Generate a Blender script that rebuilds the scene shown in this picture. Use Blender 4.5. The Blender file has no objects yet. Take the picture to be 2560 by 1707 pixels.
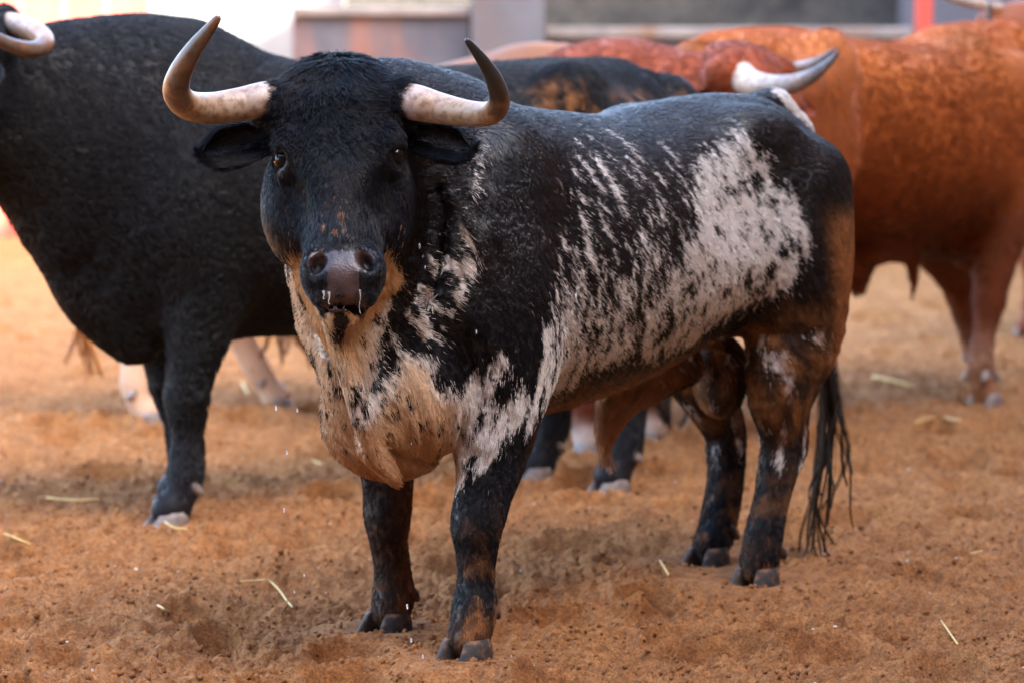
import bpy, math, random
import numpy as np


# ------------------------------------------------------------------ camera, sky, sun, exposure
S = bpy.context.scene
FPX, CX, CY, CAMH, HOR = 8950.0, 1280.0, 853.5, 1.45, 100.0     # focal length in photo pixels, horizon row
TH = math.atan((CY - HOR) / FPX)
cam_data = bpy.data.cameras.new('camera')
cam_data.sensor_width = 36.0
cam_data.lens = FPX / 2560.0 * 36.0
cam_data.clip_start, cam_data.clip_end = 0.5, 2000.0
cam_data.dof.use_dof = True
cam_data.dof.focus_distance = 8.05
cam_data.dof.aperture_fstop = 3.5
cam = bpy.data.objects.new('camera', cam_data)
cam.location = (0, 0, CAMH)
cam.rotation_euler = (math.pi / 2 - TH, 0, 0)
S.collection.objects.link(cam)
S.camera = cam

SUN_EL, SUN_AZ = math.radians(40), math.radians(-50)             # sun on the right behind the camera, hidden by a tall added building
world = bpy.data.worlds.new('World'); S.world = world; world.use_nodes = True
wn = world.node_tree.nodes; wl = world.node_tree.links
sky = wn.new('ShaderNodeTexSky'); sky.sky_type = 'NISHITA'; sky.sun_disc = False
sky.sun_elevation = SUN_EL
sky.sun_rotation = math.pi + SUN_AZ
sky.air_density = 1.0; sky.dust_density = 3.0; sky.ozone_density = 0.6
wn['Background'].inputs['Strength'].default_value = 0.15
wl.new(sky.outputs[0], wn['Background'].inputs['Color'])

sun_data = bpy.data.lights.new('sun', 'SUN'); sun_data.energy = 4.0; sun_data.angle = math.radians(0.5)
sun_data.color = (1.0, 0.93, 0.83)
sun = bpy.data.objects.new('sun', sun_data)
sun.rotation_euler = (math.pi / 2 - SUN_EL, 0, -SUN_AZ)
S.collection.objects.link(sun)

S.view_settings.view_transform = 'Standard'; S.view_settings.look = 'None'
S.view_settings.gamma = 1.0; S.view_settings.use_curve_mapping = False
S.view_settings.exposure = 3.7
S.cycles.max_bounces = 8; S.cycles.diffuse_bounces = 4; S.cycles.glossy_bounces = 3
S.cycles.use_denoising = True; S.cycles.use_adaptive_sampling = False; S.cycles.sample_clamp_indirect = 4.0; S.cycles.use_light_tree = False
S.cycles_curves.shape = 'RIBBONS' if hasattr(S, 'cycles_curves') else 'RIBBONS'

# ------------------------------------------------------------------ pixel helpers and frames
CAM = np.array([0, 0, CAMH])
FWD = np.array([0, math.cos(TH), -math.sin(TH)]); UPV = np.array([0, math.sin(TH), math.cos(TH)]); RGT = np.array([1.0, 0, 0])
def ray(px, py):
    d = FWD + RGT * (px - CX) / FPX - UPV * (py - CY) / FPX
    return d / d[1]
def gnd(px, py, z=0.0):
    d = ray(px, py); return CAM + d * ((z - CAMH) / d[2])
def at(px, py, dist): return CAM + ray(px, py) * dist
class Frame:                                                      # a body frame on the ground: forward, left, up
    def __init__(s, o, h):
        s.o = np.array([o[0], o[1], 0.0]); h = np.array(h, float); h /= np.hypot(*h)
        s.R = np.array([[h[0], h[1], 0], [-h[1], h[0], 0], [0, 0, 1.0]]); s.yaw = math.atan2(h[1], h[0])
    def loc(s, p): return (np.asarray(p) - s.o) @ s.R.T
    def wor(s, p): return np.asarray(p) @ s.R + s.o
    def plane(s, px, py, axis, val):
        d = s.R @ ray(px, py); c = s.loc(CAM); return c + d * ((val - c[axis]) / d[axis])

# ------------------------------------------------------------------ noise
U32 = np.uint32
def vnoise(P, seed=0):                                            # value noise in -1..1
    P = np.asarray(P); fl = np.floor(P); f = (P - fl).astype(np.float32); f = f * f * f * (f * (f * 6 - 15) + 10)
    i = fl.astype(np.int32).astype(U32); u, v, w = f[:, 0], f[:, 1], f[:, 2]
    hx = [(i[:, 0] + U32(d)) * U32(374761393) + U32(seed * 974711 & 0xFFFFFFFF) for d in (0, 1)]
    hy = [(i[:, 1] + U32(d)) * U32(668265263) for d in (0, 1)]; hz = [(i[:, 2] + U32(d)) * U32(2246822519) for d in (0, 1)]
    def h(a, b, c):
        n = hx[a] + hy[b] + hz[c]; n ^= n >> U32(13); n *= U32(1274126177); n ^= n >> U32(15); n *= U32(2654435761); n ^= n >> U32(16)
        return (n >> U32(8)).astype(np.float32) * np.float32(1 / 8388608.0)
    def lx(b, c): a_ = h(0, b, c); return a_ + (h(1, b, c) - a_) * u
    def ly(c): a_ = lx(0, c); return a_ + (lx(1, c) - a_) * v
    a_ = ly(0); return a_ + (ly(1) - a_) * w - 1
def fbm(P, seed=0, octv=3, lac=2.03, gain=0.5):
    P = np.asarray(P, float); r = 0; a = 1; s = 0
    for o in range(octv):
        r = r + a * vnoise(P, seed + o * 17); s += a; a *= gain; P = P * lac + 3.7
    return r / s
def sstep(a, b, x):
    t = np.clip((x - a) / (b - a), 0, 1); return t * t * (3 - 2 * t)

# ------------------------------------------------------------------ implicit modelling: swept ellipses and ellipsoids
def crom(A, per):
    A = np.asarray(A, float); n = len(A); out = []
    for i in range(n - 1):
        p0, p1, p2, p3 = A[max(i - 1, 0)], A[i], A[i + 1], A[min(i + 2, n - 1)]
        for t in np.arange(per) / per:
            out.append(0.5 * (2 * p1 + (p2 - p0) * t + (2 * p0 - 5 * p1 + 4 * p2 - p3) * t * t + (3 * p1 - p0 - 3 * p2 + p3) * t ** 3))
    out.append(A[-1]); return np.array(out)
class Sweep:
    def __init__(s, stations, up, k=0.03, per=4, flow=1.0, op=1, tag=''):
        A = np.asarray(stations, float)
        if A.shape[1] == 5: A = np.concatenate([A, A[:, 4:5]], 1)
        A = crom(A, per); A[:, 3:] = np.maximum(A[:, 3:], 0.003)
        s.A, s.k, s.flow, s.op, s.tag = A, k, flow, op, tag
        s.segs = []; up = np.asarray(up, float); nA = len(A) - 1
        for i, (a, b) in enumerate(zip(A[:-1], A[1:])):
            d = b[:3] - a[:3]; L2 = d @ d + 1e-12; T = d / math.sqrt(L2)
            V = up - T * (up @ T); V /= np.linalg.norm(V) + 1e-9; U = np.cross(V, T)
            s.segs.append((a.astype(np.float32), (b - a).astype(np.float32), d.astype(np.float32), np.float32(L2), T.astype(np.float32), U.astype(np.float32), V.astype(np.float32),
                           np.float32(1.0 if i == 0 else 0.3), np.float32(1.0 if i == nA - 1 else 0.3)))
        s.mid = (A[:-1, :3] + A[1:, :3]) / 2; s.rad = np.linalg.norm(A[1:, :3] - A[:-1, :3], axis=1) / 2 + np.maximum(A[:-1, 3:].max(1), A[1:, 3:].max(1))
        r = A[:, 3:].max(1)[:, None]; s.lo = (A[:, :3] - r).min(0); s.hi = (A[:, :3] + r).max(0)
    def f(s, P, flow=False, near=None):
        best = np.full(len(P), 9.0, np.float32); fl = np.zeros((len(P), 3)) if flow else None
        segs = s.segs if near is None else [g for g, k in zip(s.segs, np.linalg.norm(s.mid - near[0], axis=1) - s.rad < near[1] + s.k + 0.05) if k]
        px, py, pz = np.ascontiguousarray(P.T)
        for a, da, d, L2, T, U, V, ea, eb in segs:
            qx, qy, qz = px - a[0], py - a[1], pz - a[2]
            t = np.clip((qx * d[0] + qy * d[1] + qz * d[2]) / L2, 0, 1)
            qx -= t * d[0]; qy -= t * d[1]; qz -= t * d[2]
            v = qx * V[0] + qy * V[1] + qz * V[2]; u = qx * U[0] + qy * U[1] + qz * U[2]; ax = qx * T[0] + qy * T[1] + qz * T[2]
            w = a[3] + t * da[3]; h = np.where(v > 0, a[4] + t * da[4], a[5] + t * da[5])
            e = np.minimum(w, h) * np.where(t <= 0, ea, eb)
            u /= w; v /= h; ax /= e
            k0 = np.sqrt(u * u + v * v + ax * ax); u /= w; v /= h; ax /= e; k1 = np.sqrt(u * u + v * v + ax * ax)
            dd = k0 * (k0 - 1) / np.maximum(k1, 1e-4); m = dd < best
            best = np.where(m, dd, best)
            if flow: fl[m] = T * s.flow
        return (best, fl) if flow else best
class Ball:
    def __init__(s, c, r, axes=None, k=0.03, op=1, flow=None, tag=''):
        s.c = np.asarray(c, float); s.r = np.asarray(r, float); s.M = np.eye(3) if axes is None else np.asarray(axes, float)
        s.k, s.op, s.tag, s.fl = k, op, tag, flow
        e = np.sqrt(((s.M * s.r[:, None]) ** 2).sum(0)); s.lo, s.hi = s.c - e, s.c + e
    def f(s, P, flow=False, near=None):
        q = (P - s.c) @ s.M.T; k0 = np.sqrt(((q / s.r) ** 2).sum(1)); k1 = np.sqrt(((q / s.r ** 2) ** 2).sum(1))
        d = k0 * (k0 - 1) / np.maximum(k1, 1e-4)
        if flow: return d, np.tile(np.zeros(3) if s.fl is None else np.asarray(s.fl, float), (len(P), 1))
        return d
def smin(a, b, k):
    h = np.maximum(k - np.abs(a - b), 0) / k; return np.minimum(a, b) - h * h * k * 0.25
def field(prims, P, lo=None, hi=None):
    F = np.full(len(P), 1.0)
    near = None
    if lo is None: lo, hi = P.min(0), P.max(0)
    else: near = ((lo + hi) / 2, np.linalg.norm(hi - lo) / 2); P = P.astype(np.float32)
    for p in prims:
        m = p.k + 0.05
        if (p.lo - m > hi).any() or (p.hi + m < lo).any(): continue
        d = p.f(P, near=near)
        F = smin(F, d, p.k) if p.op > 0 else -smin(-F, d, p.k)
    return F
def polygonise(prims, vox, block=16):
    lo = np.min([p.lo for p in prims if p.op > 0], 0) - 0.06; hi = np.max([p.hi for p in prims if p.op > 0], 0) + 0.06
    nb = np.ceil((hi - lo) / (vox * block)).astype(int); n = nb * block
    G = np.full(n + 1, 1.0, np.float32)
    cs = vox * block
    bc = np.stack(np.meshgrid(*[np.arange(k) for k in nb], indexing='ij'), -1).reshape(-1, 3)
    C = lo + (bc + 0.5) * cs; cv = field(prims, C)
    off = np.stack(np.meshgrid(*[np.arange(block + 1)] * 3, indexing='ij'), -1).reshape(-1, 3)
    def one(b):
        P = lo + (b * block + off) * vox
        G[tuple(slice(i * block, i * block + block + 1) for i in b)] = field(prims, P, P[0], P[-1]).reshape([block + 1] * 3)
    todo = []
    for b, v in zip(bc, cv):
        if v > cs * 1.1: continue
        if v < -cs * 1.4: G[tuple(slice(i * block, i * block + block + 1) for i in b)] = v; continue
        todo.append(b)
    for b in todo: one(b)
    # surface nets
    Sg = G < 0
    cells = np.zeros(n, np.int8)
    for dx in (0, 1):
        for dy in (0, 1):
            for dz in (0, 1):
                cells += Sg[dx:n[0] + dx, dy:n[1] + dy, dz:n[2] + dz]
    act = np.argwhere((cells > 0) & (cells < 8)); idx = -np.ones(n, np.int64); idx[tuple(act.T)] = np.arange(len(act))
    acc = np.zeros((len(act), 3)); cnt = np.zeros(len(act))
    cor = [np.array(c) for c in ((0,0,0),(1,0,0),(0,1,0),(1,1,0),(0,0,1),(1,0,1),(0,1,1),(1,1,1))]
    val = [G[tuple((act + c).T)] for c in cor]
    for i in range(8):
        for ax in range(3):
            if cor[i][ax]: continue
            j = i | (1 << ax); a, b = val[i], val[j]; m = (a < 0) != (b < 0)
            t = np.where(m, a / np.where(m, a - b, 1), 0)
            p = cor[i][None, :] + t[:, None] * (cor[j] - cor[i])[None, :]
            acc[m] += p[m]; cnt[m] += 1
    V = lo + (act + acc / cnt[:, None]) * vox
    Q = []
    for ax in range(3):
        a = Sg; o = [slice(None)] * 3; o2 = [slice(None)] * 3; o[ax] = slice(0, -1); o2[ax] = slice(1, None)
        A_, B_ = Sg[tuple(o)], Sg[tuple(o2)]
        e = np.argwhere(A_ != B_); u, w = (ax + 1) % 3, (ax + 2) % 3
        e = e[(e[:, u] > 0) & (e[:, w] > 0) & (e[:, u] < n[u]) & (e[:, w] < n[w])]
        ins = A_[tuple(e.T)]
        du = np.zeros(3, int); du[u] = 1; dw = np.zeros(3, int); dw[w] = 1
        q = np.stack([idx[tuple((e - du - dw).T)], idx[tuple((e - dw).T)], idx[tuple(e.T)], idx[tuple((e - du).T)]], 1)
        q[~ins] = q[~ins][:, ::-1]
        Q.append(q)
    return V, np.concatenate(Q)
def relax(V, Q, it=2, lam=0.5, mu=-0.52):
    E = np.concatenate([Q[:, [0, 1]], Q[:, [1, 2]], Q[:, [2, 3]], Q[:, [3, 0]]]); n = len(V)
    deg = np.bincount(E.ravel(), minlength=n)[:, None]
    for i in range(it * 2):
        s = np.stack([np.bincount(E[:, 0], V[E[:, 1], c], n) + np.bincount(E[:, 1], V[E[:, 0], c], n) for c in range(3)], 1) / deg
        V = V + (lam if i % 2 == 0 else mu) * (s - V)
    return V
def vnormals(V, Q):
    d1 = V[Q[:, 2]] - V[Q[:, 0]]; d2 = V[Q[:, 3]] - V[Q[:, 1]]; fn = np.cross(d1, d2); n = len(V)
    N = np.stack([sum(np.bincount(Q[:, j], fn[:, c], n) for j in range(4)) for c in range(3)], 1)
    return N / (np.linalg.norm(N, axis=1)[:, None] + 1e-12)
def flow_at(prims, P, N):
    W = np.zeros(len(P)); Fl = np.zeros((len(P), 3))
    for p in prims:
        if p.op < 0 or (isinstance(p, Ball) and p.fl is None): continue
        m = np.all((P > p.lo - 0.08) & (P < p.hi + 0.08), 1)
        if not m.any(): continue
        d, fl = p.f(P[m], True); w = np.exp(-np.clip(d, 0, 1) / 0.02); Fl[m] += fl * w[:, None]; W[m] += w
    Fl -= N * (Fl * N).sum(1)[:, None]
    return Fl / (np.linalg.norm(Fl, axis=1)[:, None] + 1e-6)

# ------------------------------------------------------------------ mesh and object helpers
COL = S.collection
def mesh_from(name, V, F, smooth=True):
    me = bpy.data.meshes.new(name); V = np.asarray(V, np.float32); F = np.asarray(F, np.int32); k = F.shape[1]
    me.vertices.add(len(V)); me.vertices.foreach_set('co', V.ravel())
    me.loops.add(F.size); me.loops.foreach_set('vertex_index', F.ravel())
    me.polygons.add(len(F)); me.polygons.foreach_set('loop_start', np.arange(0, F.size, k, dtype=np.int32))
    me.polygons.foreach_set('loop_total', np.full(len(F), k, np.int32))
    me.update(calc_edges=True); me.validate()
    if smooth: me.polygons.foreach_set('use_smooth', np.ones(len(F), bool))
    return me
def obj(name, me, mat=None, parent=None):
    o = bpy.data.objects.new(name, me); COL.objects.link(o)
    if mat is not None: me.materials.append(mat)
    if parent is not None: o.parent = parent
    return o
def empty(name, loc=(0, 0, 0), yaw=0.0, label=None, cat=None, group=None):
    o = bpy.data.objects.new(name, None); COL.objects.link(o); o.location = loc; o.rotation_euler = (0, 0, yaw); o.empty_display_size = 0.2
    tag(o, label, cat, group); return o
def tag(o, label=None, cat=None, group=None, kind=None):
    for k_, v_ in (('label', label), ('category', cat), ('group', group), ('kind', kind)):
        if v_: o[k_] = v_
    return o
def color_attr(me, name, C):
    a = me.attributes.new(name, 'FLOAT_COLOR', 'POINT'); C = np.concatenate([C, np.ones((len(C), 1))], 1); a.data.foreach_set('color', C.astype(np.float32).ravel())
def float_attr(me, name, v):
    a = me.attributes.new(name, 'FLOAT', 'POINT'); a.data.foreach_set('value', np.asarray(v, np.float32))
class MB:                                                         # collects boxes and tubes into one mesh
    def __init__(s): s.v = []; s.f = []
    def box(s, lo, hi):
        x0, y0, z0 = lo; x1, y1, z1 = hi; b = len(s.v)
        s.v += [(x0,y0,z0),(x1,y0,z0),(x1,y1,z0),(x0,y1,z0),(x0,y0,z1),(x1,y0,z1),(x1,y1,z1),(x0,y1,z1)]
        s.f += [tuple(b + i for i in q) for q in ((0,3,2,1),(4,5,6,7),(0,1,5,4),(1,2,6,5),(2,3,7,6),(3,0,4,7))]
        return s
    def mesh(s, name, smooth=False):
        me = bpy.data.meshes.new(name); me.from_pydata(s.v, [], s.f); me.update()
        if smooth:
            for p in me.polygons: p.use_smooth = True
        return me
def bevel(o, w=0.01, seg=2):
    m = o.modifiers.new('bevel', 'BEVEL'); m.width = w; m.segments = seg; m.limit_method = 'ANGLE'; return o
def tube(pts, rad, per=6, sides=16, squash=1.0, closed_tip=True):
    A = crom(np.concatenate([np.asarray(pts, float), np.asarray(rad, float)[:, None]], 1), per)
    n = len(A); T = np.gradient(A[:, :3], axis=0); T /= np.linalg.norm(T, axis=1)[:, None]
    ref = np.array([0, 0, 1.0]) if abs(T[0, 2]) < 0.8 else np.array([1.0, 0, 0]); V = []; Fc = []; u = np.cross(ref, T[0]); u /= np.linalg.norm(u)
    for i in range(n):
        u = u - T[i] * (u @ T[i]); u /= np.linalg.norm(u); w = np.cross(T[i], u)
        for j in range(sides):
            a = 2 * math.pi * j / sides; V.append(A[i, :3] + A[i, 3] * (math.cos(a) * u + squash * math.sin(a) * w))
    for i in range(n - 1):
        for j in range(sides):
            k = (j + 1) % sides; Fc.append((i * sides + j, i * sides + k, (i + 1) * sides + k, (i + 1) * sides + j))
    V.append(A[-1, :3] + T[-1] * A[-1, 3] * 0.7); e = len(V) - 1
    for j in range(sides): Fc.append(((n - 1) * sides + j, (n - 1) * sides + (j + 1) % sides, e, e))
    V.append(A[0, :3]); e = len(V) - 1
    for j in range(sides): Fc.append(((j + 1) % sides, j, e, e))
    tt = np.concatenate([np.repeat(np.arange(n) / (n - 1), sides), [1.0, 0.0]])
    me = bpy.data.meshes.new('tube'); me.from_pydata([tuple(v) for v in V], [], [f if f[2] != f[3] else f[:3] for f in Fc]); me.update()
    for p in me.polygons: p.use_smooth = True
    float_attr(me, 'along', tt)
    return me
# ------------------------------------------------------------------ materials
MAT = {}
def mat(name, rough=0.6, spec=0.5):
    m = bpy.data.materials.new(name); m.use_nodes = True; MAT[name] = m
    b = m.node_tree.nodes['Principled BSDF']; b.inputs['Roughness'].default_value = rough; b.inputs['Specular IOR Level'].default_value = spec
    return m, m.node_tree.nodes, m.node_tree.links, b
def noise_node(n, l, scale, detail=4, coord='Object', stretch=None, rough=0.55):
    tc = n.new('ShaderNodeTexCoord'); t = n.new('ShaderNodeTexNoise'); t.inputs['Scale'].default_value = scale; t.inputs['Detail'].default_value = detail; t.inputs['Roughness'].default_value = rough
    if stretch:
        mp = n.new('ShaderNodeMapping'); mp.inputs['Scale'].default_value = stretch; l.new(tc.outputs[coord], mp.inputs[0]); l.new(mp.outputs[0], t.inputs['Vector'])
    else: l.new(tc.outputs[coord], t.inputs['Vector'])
    return t.outputs['Fac']
def ramp(n, l, fac, stops):
    r = n.new('ShaderNodeValToRGB'); e = r.color_ramp.elements
    while len(e) < len(stops): e.new(0.5)
    for el, (p, c) in zip(e, stops): el.position = p; el.color = tuple(c) + (1,)
    l.new(fac, r.inputs[0]); return r.outputs[0]
def mix(n, l, fac, a, b, mode='MIX'):
    m = n.new('ShaderNodeMix'); m.data_type = 'RGBA'; m.blend_type = mode
    for i, v in ((0, fac), (6, a), (7, b)):
        if hasattr(v, 'links'): l.new(v, m.inputs[i])
        else: m.inputs[i].default_value = v if i == 0 else tuple(v) + (1,)
    return m.outputs[2]
def math_node(n, l, op, a, b=0.0, clamp=False):
    m = n.new('ShaderNodeMath'); m.operation = op; m.use_clamp = clamp
    for i, v in ((0, a), (1, b)):
        if hasattr(v, 'links'): l.new(v, m.inputs[i])
        else: m.inputs[i].default_value = v
    return m.outputs[0]
def bump(n, l, b, h, strength=0.3, dist=0.01):
    p = n.new('ShaderNodeBump'); p.inputs['Strength'].default_value = strength; p.inputs['Distance'].default_value = dist
    l.new(h, p.inputs['Height']); l.new(p.outputs[0], b.inputs['Normal']); return p
def attr(n, name):
    a = n.new('ShaderNodeAttribute'); a.attribute_name = name; return a

def coat_material(name, rough, bump_scale=220, bump_s=0.25, spec=0.5):
    m, n, l, b = mat(name, rough, spec)
    l.new(attr(n, 'coat').outputs['Color'], b.inputs['Base Color'])
    h = noise_node(n, l, bump_scale, 3, stretch=(1, 1, .25)); bump(n, l, b, h, bump_s, .006)
    return m
coat_material('bull_skin', 0.42, spec=.3)
coat_material('far_coat', 0.5, 120, 0.3, 0.12)
m, n, l, b = mat('hair', 0.15, 0.42)                             # alpha of the strand colour holds how wet the hosed coat is there
ha = attr(n, 'hair_color'); l.new(ha.outputs['Color'], b.inputs['Base Color'])
l.new(math_node(n, l, 'ADD', math_node(n, l, 'MULTIPLY', ha.outputs['Alpha'], .60), .16), b.inputs['Specular IOR Level'])
l.new(math_node(n, l, 'SUBTRACT', .26, math_node(n, l, 'MULTIPLY', ha.outputs['Alpha'], .13)), b.inputs['Roughness'])
m, n, l, b = mat('far_hair', 0.33, 0.28)
l.new(attr(n, 'hair_color').outputs['Color'], b.inputs['Base Color'])
def horn_material(name, stops, wear):
    m, n, l, b = mat(name, 0.36, 0.5)
    a = attr(n, 'along').outputs['Fac']
    w = noise_node(n, l, 14, 5); a2 = math_node(n, l, 'ADD', a, math_node(n, l, 'MULTIPLY', math_node(n, l, 'SUBTRACT', w, .5), .34))
    c = ramp(n, l, a2, stops)
    fine = noise_node(n, l, 60, 6, stretch=(1, 1, 1)); st = ramp(n, l, fine, [(.36, (.55, .45, .38)), (.55, (1, 1, 1))])
    c = mix(n, l, 0.9, c, st, 'MULTIPLY')
    g = ramp(n, l, noise_node(n, l, 9, 4), [(.50, (0, 0, 0)), (.68, (1, 1, 1))])
    c = mix(n, l, math_node(n, l, 'MULTIPLY', g, wear), c, (.22, .085, .03))
    l.new(c, b.inputs['Base Color'])
    r = ramp(n, l, fine, [(.3, (.28,) * 3), (.7, (.5,) * 3)]); l.new(r, b.inputs['Roughness'])
    bump(n, l, b, fine, .25, .002)
    return m
horn_material('horn_muddy', [(0, (.36, .28, .25)), (.08, (.40, .31, .26)), (.32, (.32, .23, .16)), (.42, (.34, .19, .09)), (.52, (.11, .07, .05)), (.75, (.10, .065, .045)), (1, (.07, .045, .035))], .5)
horn_material('horn_dark', [(0, (.36, .25, .23)), (.08, (.42, .32, .27)), (.32, (.34, .22, .12)), (.45, (.28, .13, .05)), (.53, (.035, .028, .024)), (.78, (.014, .013, .013)), (1, (.012, .011, .011))], .10)
horn_material('horn_pale', [(0, (.62, .44, .32)), (.3, (.60, .46, .34)), (.55, (.36, .31, .28)), (.75, (.14, .13, .13)), (1, (.04, .04, .04))], .15)
m, n, l, b = mat('hoof', 0.75, .3)
h = noise_node(n, l, 40, 4); l.new(ramp(n, l, h, [(.38, (.022, .020, .020)), (.52, (.05, .034, .026)), (.66, (.20, .085, .035))]), b.inputs['Base Color']); bump(n, l, b, h, .3, .004)
m, n, l, b = mat('pale_hoof', 0.6)
h = noise_node(n, l, 30, 4); l.new(ramp(n, l, h, [(.35, (.13, .10, .09)), (.65, (.30, .23, .19))]), b.inputs['Base Color'])
m, n, l, b = mat('eye', 0.05, 0.25); b.inputs['Base Color'].default_value = (.004, .003, .0025, 1)
m, n, l, b = mat('nose', 0.36, 0.5)
tc = n.new('ShaderNodeTexCoord'); vo = n.new('ShaderNodeTexVoronoi'); vo.inputs['Scale'].default_value = 260; l.new(tc.outputs['Object'], vo.inputs['Vector'])
l.new(ramp(n, l, noise_node(n, l, 30, 3), [(.35, (.020, .011, .010)), (.65, (.058, .030, .026))]), b.inputs['Base Color']); bump(n, l, b, vo.outputs['Distance'], .35, .002)
m, n, l, b = mat('drool', 0.08, 0.5); b.inputs['Base Color'].default_value = (.75, .72, .68, 1); b.inputs['Transmission Weight'].default_value = .55; b.inputs['Alpha'].default_value = .85

# ------------------------------------------------------------------ bull parts
def add_horn(parent, pts, rad, material, sides=20):
    me = tube(pts, rad, 8, sides); return obj('horn', me, MAT[material], parent)
def ear_mesh(base, tip, wdir, nrm, width, cup=0.35, curl=0.0):
    base, tip, wdir, nrm = [np.asarray(v, float) for v in (base, tip, wdir, nrm)]; ax = tip - base; L = np.linalg.norm(ax); V = []; F = []
    nu, nv = 16, 11
    for side in (0, 1):
        for i in range(nu):
            s = i / (nu - 1); w = width * (0.40 + 0.60 * math.sin(math.pi * min(1, .12 + .62 * s)) ** 1.2) * (1 - max(0, (s - .62) / .38) ** 2.2 * .93)
            for j in range(nv):
                v = j / (nv - 1) * 2 - 1
                p = base + ax * s + wdir * (v * w * .5) + nrm * (cup * w * (v * v - .55) * (1 - .3 * s) - curl * L * s * s)
                p = p - nrm * (0.009 if side else 0) * (1 - abs(v) ** 3 * .6)
                V.append(p + wdir * .004 * vnoise(np.array([[s * 9, v * 5, 3.0]]))[0])
    k = nu * nv
    for i in range(nu - 1):
        for j in range(nv - 1):
            a = i * nv + j; F.append((a, a + 1, a + nv + 1, a + nv)); F.append((k + a, k + a + nv, k + a + nv + 1, k + a + 1))
    for i in range(nu - 1):
        for j in (0, nv - 1):
            a = i * nv + j; F.append((a, a + nv, k + a + nv, k + a) if j == 0 else (a, k + a, k + a + nv, a + nv))
    for j in range(nv - 1):
        for i in (0, nu - 1):
            a = i * nv + j; F.append((a, k + a, k + a + 1, a + 1) if i == 0 else (a, a + 1, k + a + 1, k + a))
    return np.array(V), np.array(F)
def claw_mesh(side, sc=1.0):
    V = []; F = []; nv = 16; lv = [(.066, .030, .036, .021), (.050, .046, .040, .025), (.025, .066, .044, .0275), (.006, .078, .046, .0285), (-.012, .083, .046, .028)]
    for z, fx, bx, w in lv:
        for j in range(nv):
            a = 2 * math.pi * j / nv; c, s_ = math.cos(a), math.sin(a)
            x = (fx if c > 0 else bx) * math.copysign(abs(c) ** .85, c); y = w * math.copysign(abs(s_) ** .8, s_) * (1 - .55 * max(0, c) ** 1.6)
            if s_ * side < 0: y *= .8
            V.append((x * sc, (y - side * .012 * max(0, c) ** 2) * sc, z * sc))
    for i in range(len(lv) - 1):
        for j in range(nv):
            k = (j + 1) % nv; F.append((i * nv + j, (i + 1) * nv + j, (i + 1) * nv + k, i * nv + k))
    F.append(tuple(range(nv))); F.append(tuple(reversed(range((len(lv) - 1) * nv, len(lv) * nv))))
    me = bpy.data.meshes.new('hoof'); me.from_pydata(V, [], F); me.update()
    for p in me.polygons: p.use_smooth = len(p.vertices) < 5
    return me
CLAW = {}
def add_hoof(parent, x, y, yaw=0.0, material='hoof', sc=1.0, fet=(-.04, .11)):
    for s in (-1, 1):
        if (s, material) not in CLAW:
            me = claw_mesh(s); me.materials.append(MAT[material]); CLAW[(s, material)] = me
        c, si = math.cos(yaw), math.sin(yaw); ly = s * .0305 * sc
        o = obj('hoof', CLAW[(s, material)], None, parent); o.location = (x - si * ly, y + c * ly, -.022); o.rotation_euler = (0, 0, yaw + s * .16); o.scale = (sc,) * 3
        q = np.array([x + fet[0] * c - si * s * .032, y + fet[0] * si + c * s * .032, fet[1]])
        d = np.array([-c * .6 - si * s * .25, -si * .6 + c * s * .25, -.62])
        obj('dewclaw', tube([q - d * .018, q + d * .016, q + d * .036], [.017, .016, .006], 4, 10), MAT[material], parent)
def add_eye(parent, H, s):
    import bmesh
    bm = bmesh.new(); bmesh.ops.create_uvsphere(bm, u_segments=20, v_segments=12, radius=.0215 * H.sc)
    me = bpy.data.meshes.new('eye'); bm.to_mesh(me); bm.free()
    for p in me.polygons: p.use_smooth = True
    o = obj('eye', me, MAT['eye'], parent); o.location = tuple(H(.214, s * .126, -.046)); return o
# ------------------------------------------------------------------ the arena floor
HOOVES = [(-.114, 8.315), (-.323, 8.721), (.649, 9.46), (.522, 9.817)]
def floor_height(x, y):
    P = np.stack([x, y, np.zeros_like(x)], 1); fade = sstep(60, 24, y)
    h = .035 * fbm(P * .55, 101, 2) + .030 * fbm(P * 2.1, 103, 2)
    b = fbm(P * np.array([7, 5.5, 1]), 105, 3); h += .019 * b
    c = fbm(P * 19, 107, 3); h += .034 * np.abs(c) - .010
    near = y < 17; d = np.zeros_like(x); d[near] = .022 * np.abs(fbm(P[near] * 50, 109, 2)); h += d
    r = np.random.default_rng(5)
    for i in range(330):                                          # old hoof prints
        d0 = 7.2 + 13 * r.random() ** 1.4; cx = (r.random() * 2 - 1) * (.20 * d0 + .3); a = .055 + .06 * r.random(); dp = .025 + .045 * r.random(); yaw = r.random() * 6.28; el = .65 + .3 * r.random()
        if min(math.hypot(cx - hx, d0 - hy) for hx, hy in HOOVES) < .2: continue
        m = (np.abs(x - cx) < 3 * a) & (np.abs(y - d0) < 3 * a)
        if not m.any(): continue
        dx, dy = x[m] - cx, y[m] - d0; u = dx * math.cos(yaw) + dy * math.sin(yaw); v = (-dx * math.sin(yaw) + dy * math.cos(yaw)) / el
        q = np.hypot(u, v) / a; h[m] += -dp * np.exp(-(q ** 4) * .9) + dp * .55 * np.exp(-((q - 1.35) / .38) ** 2) * (.6 + .6 * np.sin(yaw + np.arctan2(v, u)))
    for hx, hy in HOOVES:                                         # sand banked against the standing hooves
        q = np.hypot(x - hx, y - hy); h = h * sstep(.06, .34, q) + .014 * np.exp(-((q - .13) / .06) ** 2) + .004 * b * np.exp(-(q / .2) ** 2)
    return h * fade
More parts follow.
